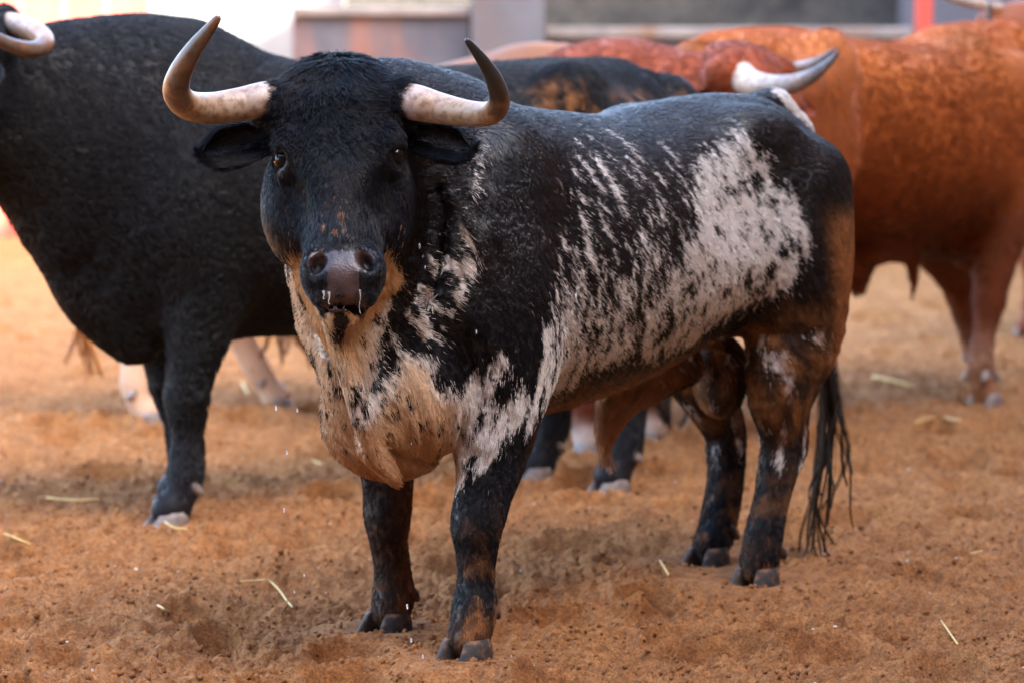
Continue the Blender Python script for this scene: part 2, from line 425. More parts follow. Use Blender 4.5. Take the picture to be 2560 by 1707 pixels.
def floor_mesh():
    fx = np.concatenate([-np.tan(np.radians([80, 65, 50, 38, 28, 22])), np.arange(-1900, 1901, 6.5) / FPX, np.tan(np.radians([22, 28, 38, 50, 65, 80]))])
    D = np.concatenate([[1.5, 3, 5, 6.2], 12977.0 / np.arange(1760, 470, -1.25), [36, 42, 50, 65, 90, 140, 250, 600, 1500]])
    n, m = len(D), len(fx)
    X = (D[:, None] * fx[None, :]).ravel(); Y = np.repeat(D, m); Zz = floor_height(X, Y)
    i = np.arange(n - 1)[:, None] * m + np.arange(m - 1)[None, :]
    F = np.stack([i, i + 1, i + m + 1, i + m], -1).reshape(-1, 4)
    V = np.stack([X, Y, Zz], 1); k = len(V)
    V = np.concatenate([V, [(-1500, -1500, -.12), (1500, -1500, -.12), (1500, 1600, -.12), (-1500, 1600, -.12)]]); F = np.concatenate([F, [[k, k+1, k+2, k+3]]])
    return mesh_from('ground', V, F)
m, n, l, b = mat('sand', 0.92, 0.2)
big = noise_node(n, l, 1.1, 4); med = noise_node(n, l, 7, 4); fin = noise_node(n, l, 130, 5, rough=.7)
sep = n.new('ShaderNodeSeparateXYZ'); tc = n.new('ShaderNodeTexCoord'); l.new(tc.outputs['Object'], sep.inputs[0])
far_mix = math_node(n, l, 'DIVIDE', math_node(n, l, 'SUBTRACT', sep.outputs['Y'], 9.5), 11.0, True)      # sand blends to the paler ramp with distance
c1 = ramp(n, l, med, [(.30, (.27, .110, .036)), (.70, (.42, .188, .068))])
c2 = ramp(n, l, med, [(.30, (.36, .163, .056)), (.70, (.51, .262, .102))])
dn = math_node(n, l, 'ADD', far_mix, math_node(n, l, 'MULTIPLY', math_node(n, l, 'SUBTRACT', big, .5), .45), True)
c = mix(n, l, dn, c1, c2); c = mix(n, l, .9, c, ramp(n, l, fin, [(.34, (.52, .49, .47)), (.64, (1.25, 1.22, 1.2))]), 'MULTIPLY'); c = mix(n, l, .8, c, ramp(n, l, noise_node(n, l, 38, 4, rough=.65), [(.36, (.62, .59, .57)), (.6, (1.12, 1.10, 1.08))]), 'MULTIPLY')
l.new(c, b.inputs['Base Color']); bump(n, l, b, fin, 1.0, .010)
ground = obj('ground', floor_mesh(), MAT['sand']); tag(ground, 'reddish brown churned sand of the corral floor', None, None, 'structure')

# ------------------------------------------------------------------ walls round the corral
def plain(name, c0, c1, scale=2.0, rough=.85, stretch=None, stain=None, bs=.15):
    m, n, l, b = mat(name, rough, .3); f = noise_node(n, l, scale, 6, stretch=stretch, rough=.65); c = ramp(n, l, f, [(.3, c0), (.7, c1)])
    if stain: c = mix(n, l, ramp(n, l, noise_node(n, l, scale * .7, 5, stretch=(1, 1, .22)), [(.52, (0,) * 3), (.68, (1,) * 3)]), c, stain)
    l.new(c, b.inputs['Base Color']); bump(n, l, b, noise_node(n, l, scale * 9, 4), bs, .02); return m
plain('red_paint', (.60, .085, .055), (.68, .12, .08), 3, .55)
plain('whitewash', (.20, .197, .195), (.29, .285, .28), 1.6, stain=(.18, .165, .15))
plain('concrete', (.075, .073, .085), (.15, .14, .15), 2.2, stain=(.36, .14, .075))
plain('pillar_grey', (.10, .098, .11), (.165, .16, .17), 1.6, stain=(.15,.115,.10))
plain('cap_stone', (.20, .17, .15), (.34, .29, .25), 3, stain=(.25, .14, .085))
plain('rock', (.022, .022, .023), (.11, .10, .085), 3.4, rough=.95, bs=.9)
plain('grey_wall', (.11, .108, .125), (.17, .165, .18), 1.4)
def slab(name, px0, px1, ytop, dist, thick, material, parent=None, zbase=-.15, ztop=None):
    x0, x1 = at(px0, 100, dist)[0], at(px1, 100, dist)[0]; z = at(px0, ytop, dist)[2] if ztop is None else ztop
    mb = MB(); mb.box((x0, dist, zbase), (x1, dist + thick, z)); return bevel(obj(name, mb.mesh(name), MAT[material], parent), .015), x0, x1, z
gate = empty('plank_gate', (at(150, 100, 26)[0], 26, 0), 0, 'coral red gate of wide upright boards behind the black bull', 'gate')
w = .312; xr = at(371, 100, 26)[0]
for i in range(14):
    r = np.random.default_rng(i); mb = MB(); x1 = xr - i * w - gate.location.x
    mb.box((x1 - w + .022, -.02 + .012 * r.random(), -.1), (x1, .03, 2.6)); bevel(obj('board', mb.mesh('board'), MAT['red_paint'], gate), .006)
for z in (.35, 1.95): mb = MB(); mb.box((xr - 14 * w - gate.location.x, .032, z), (xr - gate.location.x, .09, z + .14)); obj('rail', mb.mesh('rail'), MAT['red_paint'], gate)
ww, *_ = slab('white_wall', 371, 858, 0, 26.0, .4, 'whitewash', ztop=3.4); tag(ww, 'whitewashed wall in bright sun beside the red gate', 'wall')
rw, *_ = slab('rock_wall', 858, 2262, 0, 27.2, .6, 'rock', ztop=3.4); tag(rw, 'dark rough stone wall behind the low grey wall', 'wall')
gw, *_ = slab('grey_wall', 2262, 3500, 0, 26.4, .5, 'grey_wall', ztop=3.4); tag(gw, 'plain grey rendered wall behind the red post', 'wall')
tr = empty('concrete_trough', (at(955, 100, 24)[0], 24, 0), 0, 'concrete block with a pale stained top edge behind the black bull', 'trough')
def rel(o, p): o.parent = p; o.location = tuple(-v for v in p.location); return o
o_, *_ = slab('block', 731, 1176, 42, 24.0, 1.0, 'concrete'); rel(o_, tr); o_, *_ = slab('coping', 727, 1176, 17, 23.94, 1.12, 'cap_stone', zbase=at(0, 42, 24)[2] + .003); rel(o_, tr)
pl, *_ = slab('concrete_pillar', 1178, 1361, 0, 23.8, .7, 'pillar_grey', ztop=3.4); tag(pl, 'square grey concrete pillar beside the stained block', 'pillar')
lw = empty('low_wall', (at(1560, 100, 24)[0], 24, 0), 0, 'low grey wall with a pale coping right of the pillar', 'wall')
o_, *_ = slab('wall_face', 1363, 2282, 98, 24.0, .4, 'concrete'); rel(o_, lw); o_, *_ = slab('coping', 1363, 2282, 68, 23.94, .52, 'cap_stone', zbase=at(0, 98, 24)[2] + .003); rel(o_, lw)
ps = MB(); xa, xb = at(2290, 100, 24)[0], at(2332, 100, 24)[0]; ps.box((xa, 24.0, -.1), (xb, 24.1, 3.2)); po = bevel(obj('red_post', ps.mesh('red_post'), MAT['red_paint']), .01); tag(po, 'slim red painted post against the grey wall', 'post')
# unseen blocks added for light: right shades the bulls, rear hides the front sky
plain('brick', (.10, .055, .04), (.18, .10, .075), 5, .9)
sd = np.array([math.sin(SUN_AZ), math.cos(SUN_AZ), -math.tan(SUN_EL)])
def back(p, xplane=7.0): p = np.asarray(p, float); return p + sd * ((xplane - p[0]) / sd[0])
a1, a2 = back((-2.15, 26, 1.30)), back((-1.55, 26, 1.65))
sl = (a2[2] - a1[2]) / (a2[1] - a1[1])
prof = [(-7.0, -.2), (-7.0, a1[2] + .5), (a1[1] - .6, a1[2] + .5), (a1[1], a1[2]), (a1[1] + 9, a1[2] + 9 * sl), (a1[1] + 9, -.2)]
def prism(name, prof, a, b, axis):
    V = [((a, u, z) if axis == 0 else (u, a, z)) for u, z in prof] + [((b, u, z) if axis == 0 else (u, b, z)) for u, z in prof]; k = len(prof)
    me = bpy.data.meshes.new(name); me.from_pydata(V, [], [tuple(range(k)), tuple(range(2 * k - 1, k - 1, -1))] + [(i, k + i, k + (i + 1) % k, (i + 1) % k) for i in range(k)]); me.update(); return me
tag(obj('sun_blocker', prism('sun_blocker', prof, 7.0, 16.0, 0), MAT['brick']), 'tall unseen brick block added right of the corral to keep the sun off', 'building')
tag(obj('sky_blocker', prism('sky_blocker', [(-13.5, -.2), (-13.5, 13.0), (6.9, 13.0), (6.9, -.2)], -2.0, -12.0, 1), MAT['brick']), 'tall dark brick block added behind the camera to hide the front sky', 'building')
# ------------------------------------------------------------------ bull anatomy
X_, Y_, Z_ = np.eye(3)
class Head:                                                       # a head frame: poll, down the face, to the bull's left, out of the face
    def __init__(s, P, e1, e2, e3, sc=1.0): s.P, s.e, s.sc = np.asarray(P, float), np.array([e1, e2, e3], float), sc
    def __call__(s, t, l, o): return s.P + s.sc * (t * s.e[0] + l * s.e[1] + o * s.e[2])
def head_prims(H):
    k = H.sc
    def st(rows): return [tuple(H(t, l, o)) + (w * k, hu * k, hd * k) for t, l, o, w, hu, hd in rows]
    e1, e2, e3 = H.e; out = []; cuts = []
    out.append(Sweep(st([(-.035,0,-.10,.105,.045,.08), (.01,0,-.09,.142,.078,.10), (.09,0,-.09,.152,.092,.12), (.19,0,-.09,.135,.088,.12),
                         (.27,0,-.09,.112,.086,.13), (.35,0,-.09,.094,.084,.12), (.43,0,-.085,.085,.078,.10), (.485,0,-.07,.092,.066,.08),
                         (.53,0,-.06,.089,.054,.055), (.56,0,-.052,.076,.034,.038)]), e3, k=.03, tag='head'))
    out.append(Sweep(st([(.22,0,-.21,.10,.07,.06), (.36,0,-.175,.076,.06,.045), (.48,0,-.135,.058,.045,.036), (.545,0,-.115,.052,.03,.03), (.588,0,-.095,.044,.026,.028)]), e3, k=.025, tag='head'))
    out.append(Sweep(st([(.10,0,-.032,.065,.040,.03), (.28,0,-.030,.046,.036,.03), (.44,0,-.030,.042,.032,.03)]), e3, k=.03, tag='head'))      # brow to nasal bone
    for s in (-1, 1):
        cuts.append(Ball(H(.335, s*.112, -.035), np.array((.075,.030,.045))*k, H.e, k=.04, op=-1))              # hollow below the eye
        out.append(Ball(H(.265, .112 * s if s < 0 or k != 1.0 else .088, -.165), np.array((.135,.068,.095))*k, H.e, k=.04, flow=e1, tag='head'))
        out.append(Ball(H(.185, s*.112, -.040), np.array((.045,.030,.034))*k, H.e, k=.03, flow=e1, tag='head'))
        out.append(Ball(H(.245, s*.112, -.055), np.array((.022,.026,.022))*k, H.e, k=.02, flow=e1, tag='head'))
        out.append(Ball(H(.06, s*.140, -.07), np.array((.05,.05,.06))*k, H.e, k=.04, flow=e2*s, tag='head'))      # horn root
        out.append(Ball(H(.505, s*.056, -.030), np.array((.040,.035,.039))*k, H.e, k=.02, flow=e1, tag='head'))   # flared nostril
        a = math.radians(30) * s; ea = [math.cos(a)*e1 + math.sin(a)*e2, -math.sin(a)*e1 + math.cos(a)*e2, e3]
        cuts.append(Ball(H(.503, s*.054, .002), np.array((.029,.018,.036))*k, ea, k=.012, op=-1))
        cuts.append(Ball(H(.213, s*.133, -.044), np.array((.017,.020,.022))*k, H.e, k=.01, op=-1))
    out.append(Ball(H(.515, 0, -.030), np.array((.052,.066,.034))*k, H.e, k=.02, flow=e1, tag='head'))
    out.append(Ball(H(.588, 0, -.068), np.array((.005,.040,.035))*k, H.e, k=.010, op=-1))                             # mouth
    lids = [Ball(H(.193, s*.130, -.042), np.array((.013,.021,.022))*k, H.e, k=.008, flow=e1, tag='head') for s in (-1, 1)]
    return out + cuts + lids
def leg_prims(rows, y, tag, fwd=X_):
    # rows: x, z, half width across, half depth fore, aft (top to bottom)
    return Sweep([(x, y if not isinstance(y, (list, tuple)) else y[0] + (y[1]-y[0]) * (z/.7), z, w, hf, hb) for x, z, w, hf, hb in rows], fwd, k=.05, tag=tag)

def standard_bull(dx=(0, 0, 0, 0), head=None, neck=None, fat=1.0, hump=1.0, belly=1.0):
    """prims of a standing bull in its body frame; dx moves the feet LF RF LH RH along the body"""
    pr = []
    pr.append(Sweep([(-.99,0,1.16,.09,.10,.12), (-.92,0,1.06,.20,.23,.20), (-.76,0,1.02,.275*fat,.28,.29), (-.55,0,.99,.29*fat,.31,.34*belly), (-.28,0,.96,.30*fat,.32,.35*belly),
                     (0,0,.92,.335*fat,.335,.38*belly), (.25,0,.91,.345*fat,.37-.03*(1-hump),.40*belly), (.5,0,.92,.325,.42-.07*(1-hump),.42), (.70,0,.93,.30,.46-.11*(1-hump),.44), (.86,0,.95,.25,.45-.11*(1-hump),.36), (.98,0,.95,.17,.38-.06*(1-hump),.22)][::-1], Z_, k=.06, flow=1, tag='torso'))
    nk = neck or [(.62,0,1.03,.25,.36,.40), (.82,0,1.05,.235,.36,.36), (1.0,0,1.09,.20,.32,.26), (1.15,0,1.14,.165,.27,.21), (1.27,0,1.19,.13,.2,.2)]
    pr.append(Sweep(nk[::-1], Z_, k=.08, flow=1, tag='neck'))
    pr.append(Sweep([(1.18,0,1.04,.05,.06,.06), (1.05,0,.88,.05,.08,.08), (.93,0,.68,.08,.10,.10), (.80,0,.53,.11,.08,.06)], X_, k=.06, tag='neck'))
    for s, d in ((1, dx[0]), (-1, dx[1])):
        pr.append(leg_prims([(.70,1.12,.10,.10,.12), (.72,.92,.12,.15,.18), (.66,.72,.115,.15,.15), (.67+d*.3,.56,.085,.10,.10), (.685+d*.6,.42,.06,.066,.062), (.69+d*.7,.365,.058,.064,.058),
                             (.685+d*.8,.26,.038,.044,.044), (.685+d*.95,.155,.047,.05,.052), (.70+d,.09,.043,.046,.046), (.725+d,.045,.052,.06,.05)], s*.20, 'leg'))
    for s, d in ((1, dx[2]), (-1, dx[3])):
        pr.append(leg_prims([(-.66,1.08,.13,.24,.22), (-.62,.86,.135,.22,.24), (-.64,.68,.095,.13,.17), (-.72+d*.4,.55,.062,.08,.085), (-.765+d*.6,.475,.050,.065,.075),
                             (-.75+d*.7,.40,.043,.052,.05), (-.715+d*.85,.27,.038,.044,.046), (-.69+d*.95,.155,.047,.05,.054), (-.67+d,.09,.043,.046,.046), (-.645+d,.045,.052,.06,.05)], s*.18, 'leg'))
        pr.append(Ball((-.52, s*.20, 1.20), (.10,.08,.09), k=.07))
        pr.append(Ball((-.94, s*.13, 1.05), (.07,.07,.12), k=.06))
    pr.append(Sweep([(-.90,0,1.22,.05,.05,.05), (-1.00,0,1.15,.036,.036,.036), (-1.05,0,.98,.028,.028,.028), (-1.05,0,.7,.02,.02,.02), (-1.04,0,.5,.016,.016,.016)], X_, k=.03, tag='tail'))
    pr.append(Sweep([(-.45,0,.60,.05,.05,.05), (-.2,0,.54,.045,.05,.05), (0,0,.49,.04,.05,.05), (.02,0,.43,.03,.035,.035)], X_, k=.06, tag='torso'))
    pr.append(Ball((-.62,0,.60), (.07,.075,.11), k=.03))
    H = head or Head((1.33, 0, 1.44), np.array([.62,0,-.785]), Y_, np.array([.785,0,.62]))
    pr += head_prims(H)
    return pr, H

# ------------------------------------------------------------------ the spotted bull
BA = Frame((0.183, 9.135), (-0.584, -0.81))
HA = Head((1.14, .103, 1.391), (.395, .347, -.851), (-.613, .789, .038), (.685, .507, .524))
def spotted_prims():
    pr = []
    pr.append(Sweep([(-.985,0,1.19,.07,.10,.10), (-.93,0,1.08,.18,.22,.20), (-.80,0,1.02,.27,.285,.27), (-.60,0,.99,.30,.315,.33), (-.35,0,.96,.305,.325,.34),
                     (-.1,0,.92,.325,.34,.36), (.15,0,.91,.345,.362,.385), (.38,0,.91,.335,.385,.40), (.58,0.005,.92,.30,.415,.41), (.74,.012,.94,.255,.437,.41), (.88,.025,.96,.205,.435,.38), (1.0,0.045,.96,.13,.36,.30)][::-1], Z_, k=.06, flow=1, tag='torso'))
    pr.append(Sweep([(.62,0,1.00,.235,.365,.40), (.80,0.015,1.02,.205,.355,.40), (.94,.035,1.04,.172,.34,.38), (1.05,.075,1.07,.15,.30,.30), (1.12,.11,1.11,.135,.24,.22), (1.16,.135,1.14,.12,.17,.16)][::-1], Z_, k=.07, flow=1, tag='neck'))
    # dewlap: a thick fold from the jaw to the brisket
    pr.append(Sweep([(1.20,.165,.99,.055,.07,.08), (1.15,.13,.86,.055,.09,.10), (1.09,.10,.72,.06,.10,.12), (1.02,.085,.58,.075,.10,.12), (.93,.075,.52,.095,.09,.10), (.82,.05,.49,.09,.08,.07)], (.8,.3,.5), k=.05, tag='dewlap'))
    fold = [(825,770,7.975,22), (845,850,7.98,24), (872,940,8.0,25), (890,1010,8.02,25), (902,1065,8.05,24), (925,1125,8.13,20), (970,1172,8.21,18)]
    pr.append(Sweep([tuple(BA.loc(at(px, py, d))) + (r * d / FPX, .058) for px, py, d, r in fold], (.81,.584,0), k=.012, tag='dewlap'))
    pr.append(Ball((.88, .085, .62), (.15,.15,.165), k=.05, flow=-Z_))
    def crease(rows, w, k=.02): return Sweep([tuple(BA.loc(at(px, py, d))) + (w, .045) for px, py, d in rows], (.81,.584,0), k=k, op=-1)
    cre = [crease([(978,745,8.14), (968,800,8.15), (958,870,8.17), (942,930,8.155), (926,985,8.13), (914,1045,8.07)], .011),
           crease([(770,800,8.185), (800,860,8.09), (832,920,8.03), (856,985,8.03), (876,1050,8.035), (900,1105,8.06)], .006, .016),
           crease([(960,1110,8.19), (1000,1135,8.235), (1045,1150,8.285), (1095,1160,8.41)], .006, .014),
           crease([(1055,430,8.21), (1066,520,8.225), (1058,620,8.215), (1035,720,8.20), (1005,820,8.175)], .008, .03),
           crease([(1098,470,8.30), (1110,560,8.30), (1098,660,8.29), (1070,760,8.26)], .007, .03)]
    # fore legs
    pr.append(leg_prims([(.66,1.14,.08,.10,.12), (.69,.94,.11,.14,.18), (.655,.74,.118,.14,.15), (.668,.62,.105,.12,.12), (.687,.52,.092,.095,.092), (.712,.45,.078,.082,.078), (.744,.377,.066,.068,.066),
                         (.770,.308,.060,.064,.060), (.776,.24,.044,.048,.052), (.781,.18,.040,.044,.046), (.790,.118,.050,.052,.054), (.803,.075,.049,.051,.049), (.815,.045,.046,.05,.046)], [.238, .215], 'leg'))
    pr.append(leg_prims([(.66,1.12,.08,.10,.12), (.68,.92,.10,.14,.17), (.64,.72,.095,.14,.15), (.63,.58,.085,.11,.11), (.622,.45,.068,.075,.072), (.614,.365,.057,.062,.060),
                         (.618,.285,.053,.058,.054), (.612,.205,.040,.044,.046), (.602,.145,.041,.045,.047), (.602,.088,.049,.051,.053), (.612,.05,.046,.048,.046)], [-.152, -.165], 'leg'))
    # hind legs
    pr.append(leg_prims([(-.66,1.06,.13,.24,.22), (-.68,.86,.135,.22,.22), (-.70,.70,.115,.17,.19), (-.66,.59,.10,.13,.145), (-.64,.50,.08,.10,.115), (-.655,.42,.062,.074,.088), (-.662,.37,.056,.070,.080),
                         (-.64,.30,.048,.058,.055), (-.608,.215,.042,.048,.048), (-.580,.138,.047,.05,.054), (-.565,.075,.050,.053,.053), (-.556,.045,.046,.05,.046)], [.183, .205], 'leg'))
    pr.append(leg_prims([(-.68,1.06,.13,.24,.22), (-.72,.86,.135,.22,.22), (-.78,.68,.11,.15,.17), (-.82,.54,.085,.105,.115), (-.88,.44,.06,.078,.085), (-.925,.37,.050,.066,.078), (-.93,.31,.048,.062,.068),
                         (-.912,.225,.045,.054,.056), (-.875,.14,.048,.052,.056), (-.835,.075,.050,.053,.053), (-.80,.045,.046,.05,.046)], [-.123, -.20], 'leg'))
    for s in (-1, 1):
        pr.append(Ball((-.50, s*.205, 1.185), (.13,.08,.08), k=.10))                         # hip bones
        pr.append(Ball((-.93, s*.13, 1.06), (.06,.07,.11), k=.06))
        pr.append(Ball((.62, s*.225 + .01, .80), (.17,.08 if s > 0 else .05,.22), k=.07))                          # shoulder muscle
        pr.append(Ball((.60, s*.19, 1.10), (.13,.09,.16), k=.08))
        pr.append(Ball((-.32, s*.355, 1.06), (.16,.06,.13), k=.12, op=-1))                   # hollow of the flank
    pr.append(Ball((-.885, .0, 1.275), (.08,.045,.04), k=.05))                                # tail head
    pr.append(Sweep([(-.92,0,1.268,.045,.045,.045), (-.99,.02,1.19,.034,.034,.034), (-1.03,.06,1.0,.028,.028,.028), (-1.035,.10,.78,.022,.022,.022), (-1.03,.12,.60,.018,.018,.018)], X_, k=.03, tag='tail'))
    pr.append(Sweep([(-.50,0,.585,.035,.04,.05), (-.34,0,.55,.035,.05,.05), (-.19,0,.525,.036,.065,.055), (-.125,0,.475,.034,.048,.045), (-.103,0,.435,.026,.036,.036), (-.10,0,.40,.015,.020,.020)], X_, k=.05, tag='torso'))
    pr.append(Ball((-.62,.02,.58), (.065,.07,.075), k=.03)); pr.append(Ball((-.62,.02,.525), (.062,.07,.085), k=.02))
    return pr + cre + head_prims(HA)
# ------------------------------------------------------------------ coat colour and hair
RNG = np.random.default_rng(7)
def poly_sd(P, poly):                                             # signed distance to a polygon, positive inside
    poly = np.asarray(poly, float); d = np.full(len(P), 9.0); inside = np.zeros(len(P), bool)
    for a, b in zip(poly, np.roll(poly, -1, 0)):
        e = b - a; w = P - a; t = np.clip(w @ e / (e @ e + 1e-12), 0, 1); d = np.minimum(d, np.hypot(*(w - t[:, None] * e).T))
        c = ((a[1] > P[:, 1]) != (b[1] > P[:, 1])) & (P[:, 0] < e[0] * (P[:, 1] - a[1]) / (e[1] if abs(e[1]) > 1e-9 else 1e-9) + a[0]); inside ^= c
    return np.where(inside, d, -d)
def line_d(P, pts):
    pts = np.asarray(pts, float); d = np.full(len(P), 9.0)
    for a, b in zip(pts[:-1], pts[1:]):
        e = b - a; w = P - a; t = np.clip(w @ e / (e @ e + 1e-12), 0, 1); d = np.minimum(d, np.linalg.norm(w - t[:, None] * e, axis=1))
    return d
FLANK = [(-.36,1.205),(-.42,1.14),(-.52,1.04),(-.545,.90),(-.52,.83),(-.46,.78),(-.35,.747),(-.225,.72),(-.18,.68),(-.03,.646),(.16,.650),(.30,.635),(.38,.635),(.28,.72),(.17,.80),(.10,.88),(.02,.94),(-.04,1.02),(-.09,1.09),(-.14,1.145),(-.26,1.165)]
STREAK = [(.36,1.19),(.07,1.19),(-.06,1.18),(-.03,1.0),(.05,.92),(.2,.78),(.32,.63),(.60,.60),(.64,.75),(.56,.94)]
CHEST = [(-.36,.725),(-.335,.66),(-.285,.625),(-.29,.40),(-.44,.36),(-.95,.36),(-.95,.80),(-.72,.93),(-.60,.95),(-.47,.93),(-.465,.84),(-.485,.72),(-.512,.62),(-.49,.66),(-.455,.73),(-.41,.742)]
LEGW = [(.87,.60),(.82,.67),(.785,.715),(.73,.675),(.69,.61),(.72,.53),(.755,.485),(.78,.42),(.84,.41),(.89,.5)]
BLACK, WHITE, MUD = np.array((.006,.0062,.0085)), np.array((.70,.66,.63)), np.array((.31,.13,.046))
def flecks(W, x, y, z, body, fl):                                  # white dashes along the lie of the hair, black dots in the white
    idx = np.where(body & (x < .75) & (x > -.62) & (z > .55))[0]; idx = idx[np.argsort(x[idx])]; xs, zs, ss = x[idx], z[idx], y[idx] > 0
    for side_ in (True, False):
        r = np.random.default_rng(77 + side_); n = 0
        while n < 300:
            cx, cz = -.12 + .76 * r.random(), .60 + .58 * r.random()
            if poly_sd(np.array([[cx, cz]]), STREAK)[0] < -.02 or r.random() > .10 + 1.0 * max(0, (.98 - cz) / .38): continue
            n += 1; L, w = .012 + .040 * r.random() ** 2, .0022 + .0052 * r.random() ** 2; dx_, dz_ = -.30 + .14 * r.normal(), -1.0; q = math.hypot(dx_, dz_); dx_ /= q; dz_ /= q
            i0, i1 = np.searchsorted(xs, (cx - L, cx + L)); a, b = xs[i0:i1] - cx, zs[i0:i1] - cz; u = a * dx_ + b * dz_; v = a * dz_ - b * dx_
            m = ((u / L) ** 2 + (v / w) ** 2 < 1) & (ss[i0:i1] == side_); W[idx[i0:i1][m]] = 1.0
        for _ in range(330):
            cx, cz = -.55 + .80 * r.random(), .64 + .55 * r.random(); R = .0028 + .0085 * r.random() ** 2.5
            i0, i1 = np.searchsorted(xs, (cx - R * 1.6, cx + R * 1.6)); a, b = xs[i0:i1] - cx, zs[i0:i1] - cz
            m = (np.hypot(a * 1.25, b) < R) & (ss[i0:i1] == side_) & (fl[idx[i0:i1]] > 0); W[idx[i0:i1][m]] = 0.0
def spotted_coat(P, jit=0.0):
    x, y, z = P.T; n = len(P); side = np.abs(y); sgn = np.where(y > 0, 0.0, 31.0)
    C2 = np.stack([x, z], 1)
    q = np.stack([(x - .33 * z) * 46 + sgn, z * 11, y * 8], 1); tick = fbm(np.stack([(x - .33 * z) * 150 + sgn, z * 45, y * 40], 1), 7, 2)
    st = fbm(q, 3, 3); st2 = fbm(q * np.array([2.6, 2.2, 2]) + 9, 5, 2)
    sp = fbm(P * 30 + sgn[:, None], 11, 2); sp2 = fbm(P * 75 + sgn[:, None], 12, 2)
    W = np.zeros(n); body = side > .06
    fl = poly_sd(C2, FLANK) + .05 * st + .03 * st2 + .012 * tick
    W = np.where(body & (fl > 0), 1.0, W)
    big = sstep(.30, .42, sp + .22 * st) ; lowl = sstep(-.10, .30, x + (.95 - z) * .5)
    blk = (sp2 + sp * .6 > .50 - .20 * lowl) | (sp + .15 * st2 > .50) | ((st > .16) & (lowl > .45) & (st + sp * .5 > .22))
    for cx_, cz_, r_ in ((-.332,.835,.026), (-.44,.85,.030), (-.48,.90,.022), (-.41,1.085,.028), (-.455,1.03,.018), (-.25,.99,.014), (-.30,.93,.012), (-.36,.95,.012), (-.42,.93,.014)):
        blk |= np.hypot((x - cx_) * 1.2, z - cz_) + .012 * sp2 < r_
    W = np.where((fl > 0) & (fl < .16) & blk, 0.0, W); W = np.where((fl > 0) & (tick > .54 - .27 * lowl), 0.0, W)
    sr = poly_sd(C2, STREAK) + .03 * st2
    thr = .47 - .46 * sstep(.95, .66, z) - .12 * sstep(.45, -.05, x)
    W = np.where(body & (sr > -.02) & (st + .45 * st2 + .25 * tick > thr + .12), 1.0, W); flecks(W, x, y, z, body, fl); W = np.where(body & (sr > -.12) & (tick > .60 - .5 * np.clip(sr, -.12, .1)), .55, W)
    # chest and throat
    u = -.584 * x + .81 * y; U2 = np.stack([u, z], 1)
    ch = poly_sd(U2, CHEST) + .018 * fbm(P * 22, 21, 3); fr = (x > .70) & (z < .97)
    cs = fr & (ch > 0)
    cb = (fbm(P * 44, 23, 2) > .47) | ((ch < .03) & (fbm(P * 55, 24, 2) > .12)) | ((u < -.62) & (fbm(P * np.array([30, 30, 14]), 25, 2) > .14))
    W = np.where(cs, np.where(cb, 0.0, 1.0), W)
    ck = sstep(.0, .05, ch) * fr
    lg = poly_sd(C2, LEGW) + .03 * fbm(P * np.array([26, 26, 14]), 31, 3)
    W = np.where((y > .12) & (lg > 0) & (fbm(P * np.array([75, 75, 30]), 33, 3) + .5 * fbm(P * np.array([26, 26, 14]), 34, 2) < .0), 1.0, W)
    strip = line_d(C2, [(.635,.77), (.652,.70), (.662,.62), (.69,.545)]) + .010 * st2
    W = np.where((y > .2) & (strip < .013), 1.0, W)
    ns = line_d(P, [(.76,.232,1.20), (.793,.239,1.127), (.819,.246,1.064), (.855,.242,.966)]) + .014 * st2
    W = np.where((ns < .007) & (tick > -.15), 1.0, W)
    ns = line_d(P, [(.855,.242,.966), (.895,.225,.894), (.94,.20,.80), (.97,.19,.77)])
    W = np.where((ns < .06) & (fbm(np.stack([(x - .55 * z) * 60, y * 40, z * 14], 1), 37, 2) > .26), 1.0, W)
    W = np.where((y > 0) & (line_d(P, [(-.90,.03,1.30), (-1.03,.05,1.22)]) + .02 * sp2 < .032), 1.0, W)
    W = np.where((x < -.3) & (z < .68) & (z > .3) & (fbm(P * np.array([40, 40, 18]), 41, 2) > .46), 1.0, W)
    # head frame
    h = P - HA.P; t, l_, o = (h @ HA.e.T).T; hd = (t > -.08) & (t < .66) & (np.abs(l_) < .22) & (o > -.27) & (x + .2 > 1.1)
    jaw = hd & ((o < -.090 - .05 * sstep(.50, .38, t)) | (t > .598)) & (t > .30) & (np.abs(l_) < .13)
    W = np.where(hd & ~jaw & (o > -.16), 0.0, W); W = np.where(jaw & (t > .40), 1.0, W)
    chin = hd & (np.abs(l_ + .012 - .01 * sp2) < .019) & (t > .585) & (o > -.13); W = np.where(chin, 0.0, W)
    C = BLACK + W[:, None] * (WHITE - BLACK)
    lowc = sstep(.74, .50, z + .05 * sp)[:, None]; cream = np.array((.58, .40, .25)) * (1 - lowc) + np.array((.47, .255, .12)) * lowc; C = np.where((W > .5)[:, None], C + ck[:, None] * .95 * (cream - C), C)  # cream warms towards the bottom, painting in ground bounce along with mud
    C = np.where((jaw & (W > .5))[:, None], np.array((.50, .29, .14)), C)
    tan = sstep(-.10, -.17, o) * hd * (l_ < 0) * sstep(.12, .2, t) * .8 * (sp2 > -.25); C += tan[:, None] * (np.array((.16, .085, .04)) - C) * (W < .5)[:, None]
    # mud
    b1 = sstep(.665, .575, z + .11 * x + .035 * sp + .02 * st) * sstep(-.55, -.3, x) * sstep(.72, .45, x) * .9
    b2 = sstep(-.42, -.55, x + .05 * sp) * sstep(.80, .62, z + .06 * sp + .03 * x) * sstep(.30, .48, z) * (.15 + .9 * sstep(-.25, .35, fbm(P * np.array([26, 26, 15]), 51, 3)))
    b3 = sstep(-.62, -.74, x - (z - .8) * .25 + .02 * sp) * sstep(1.04, .94, z) * sstep(.40, .6, z) * .95
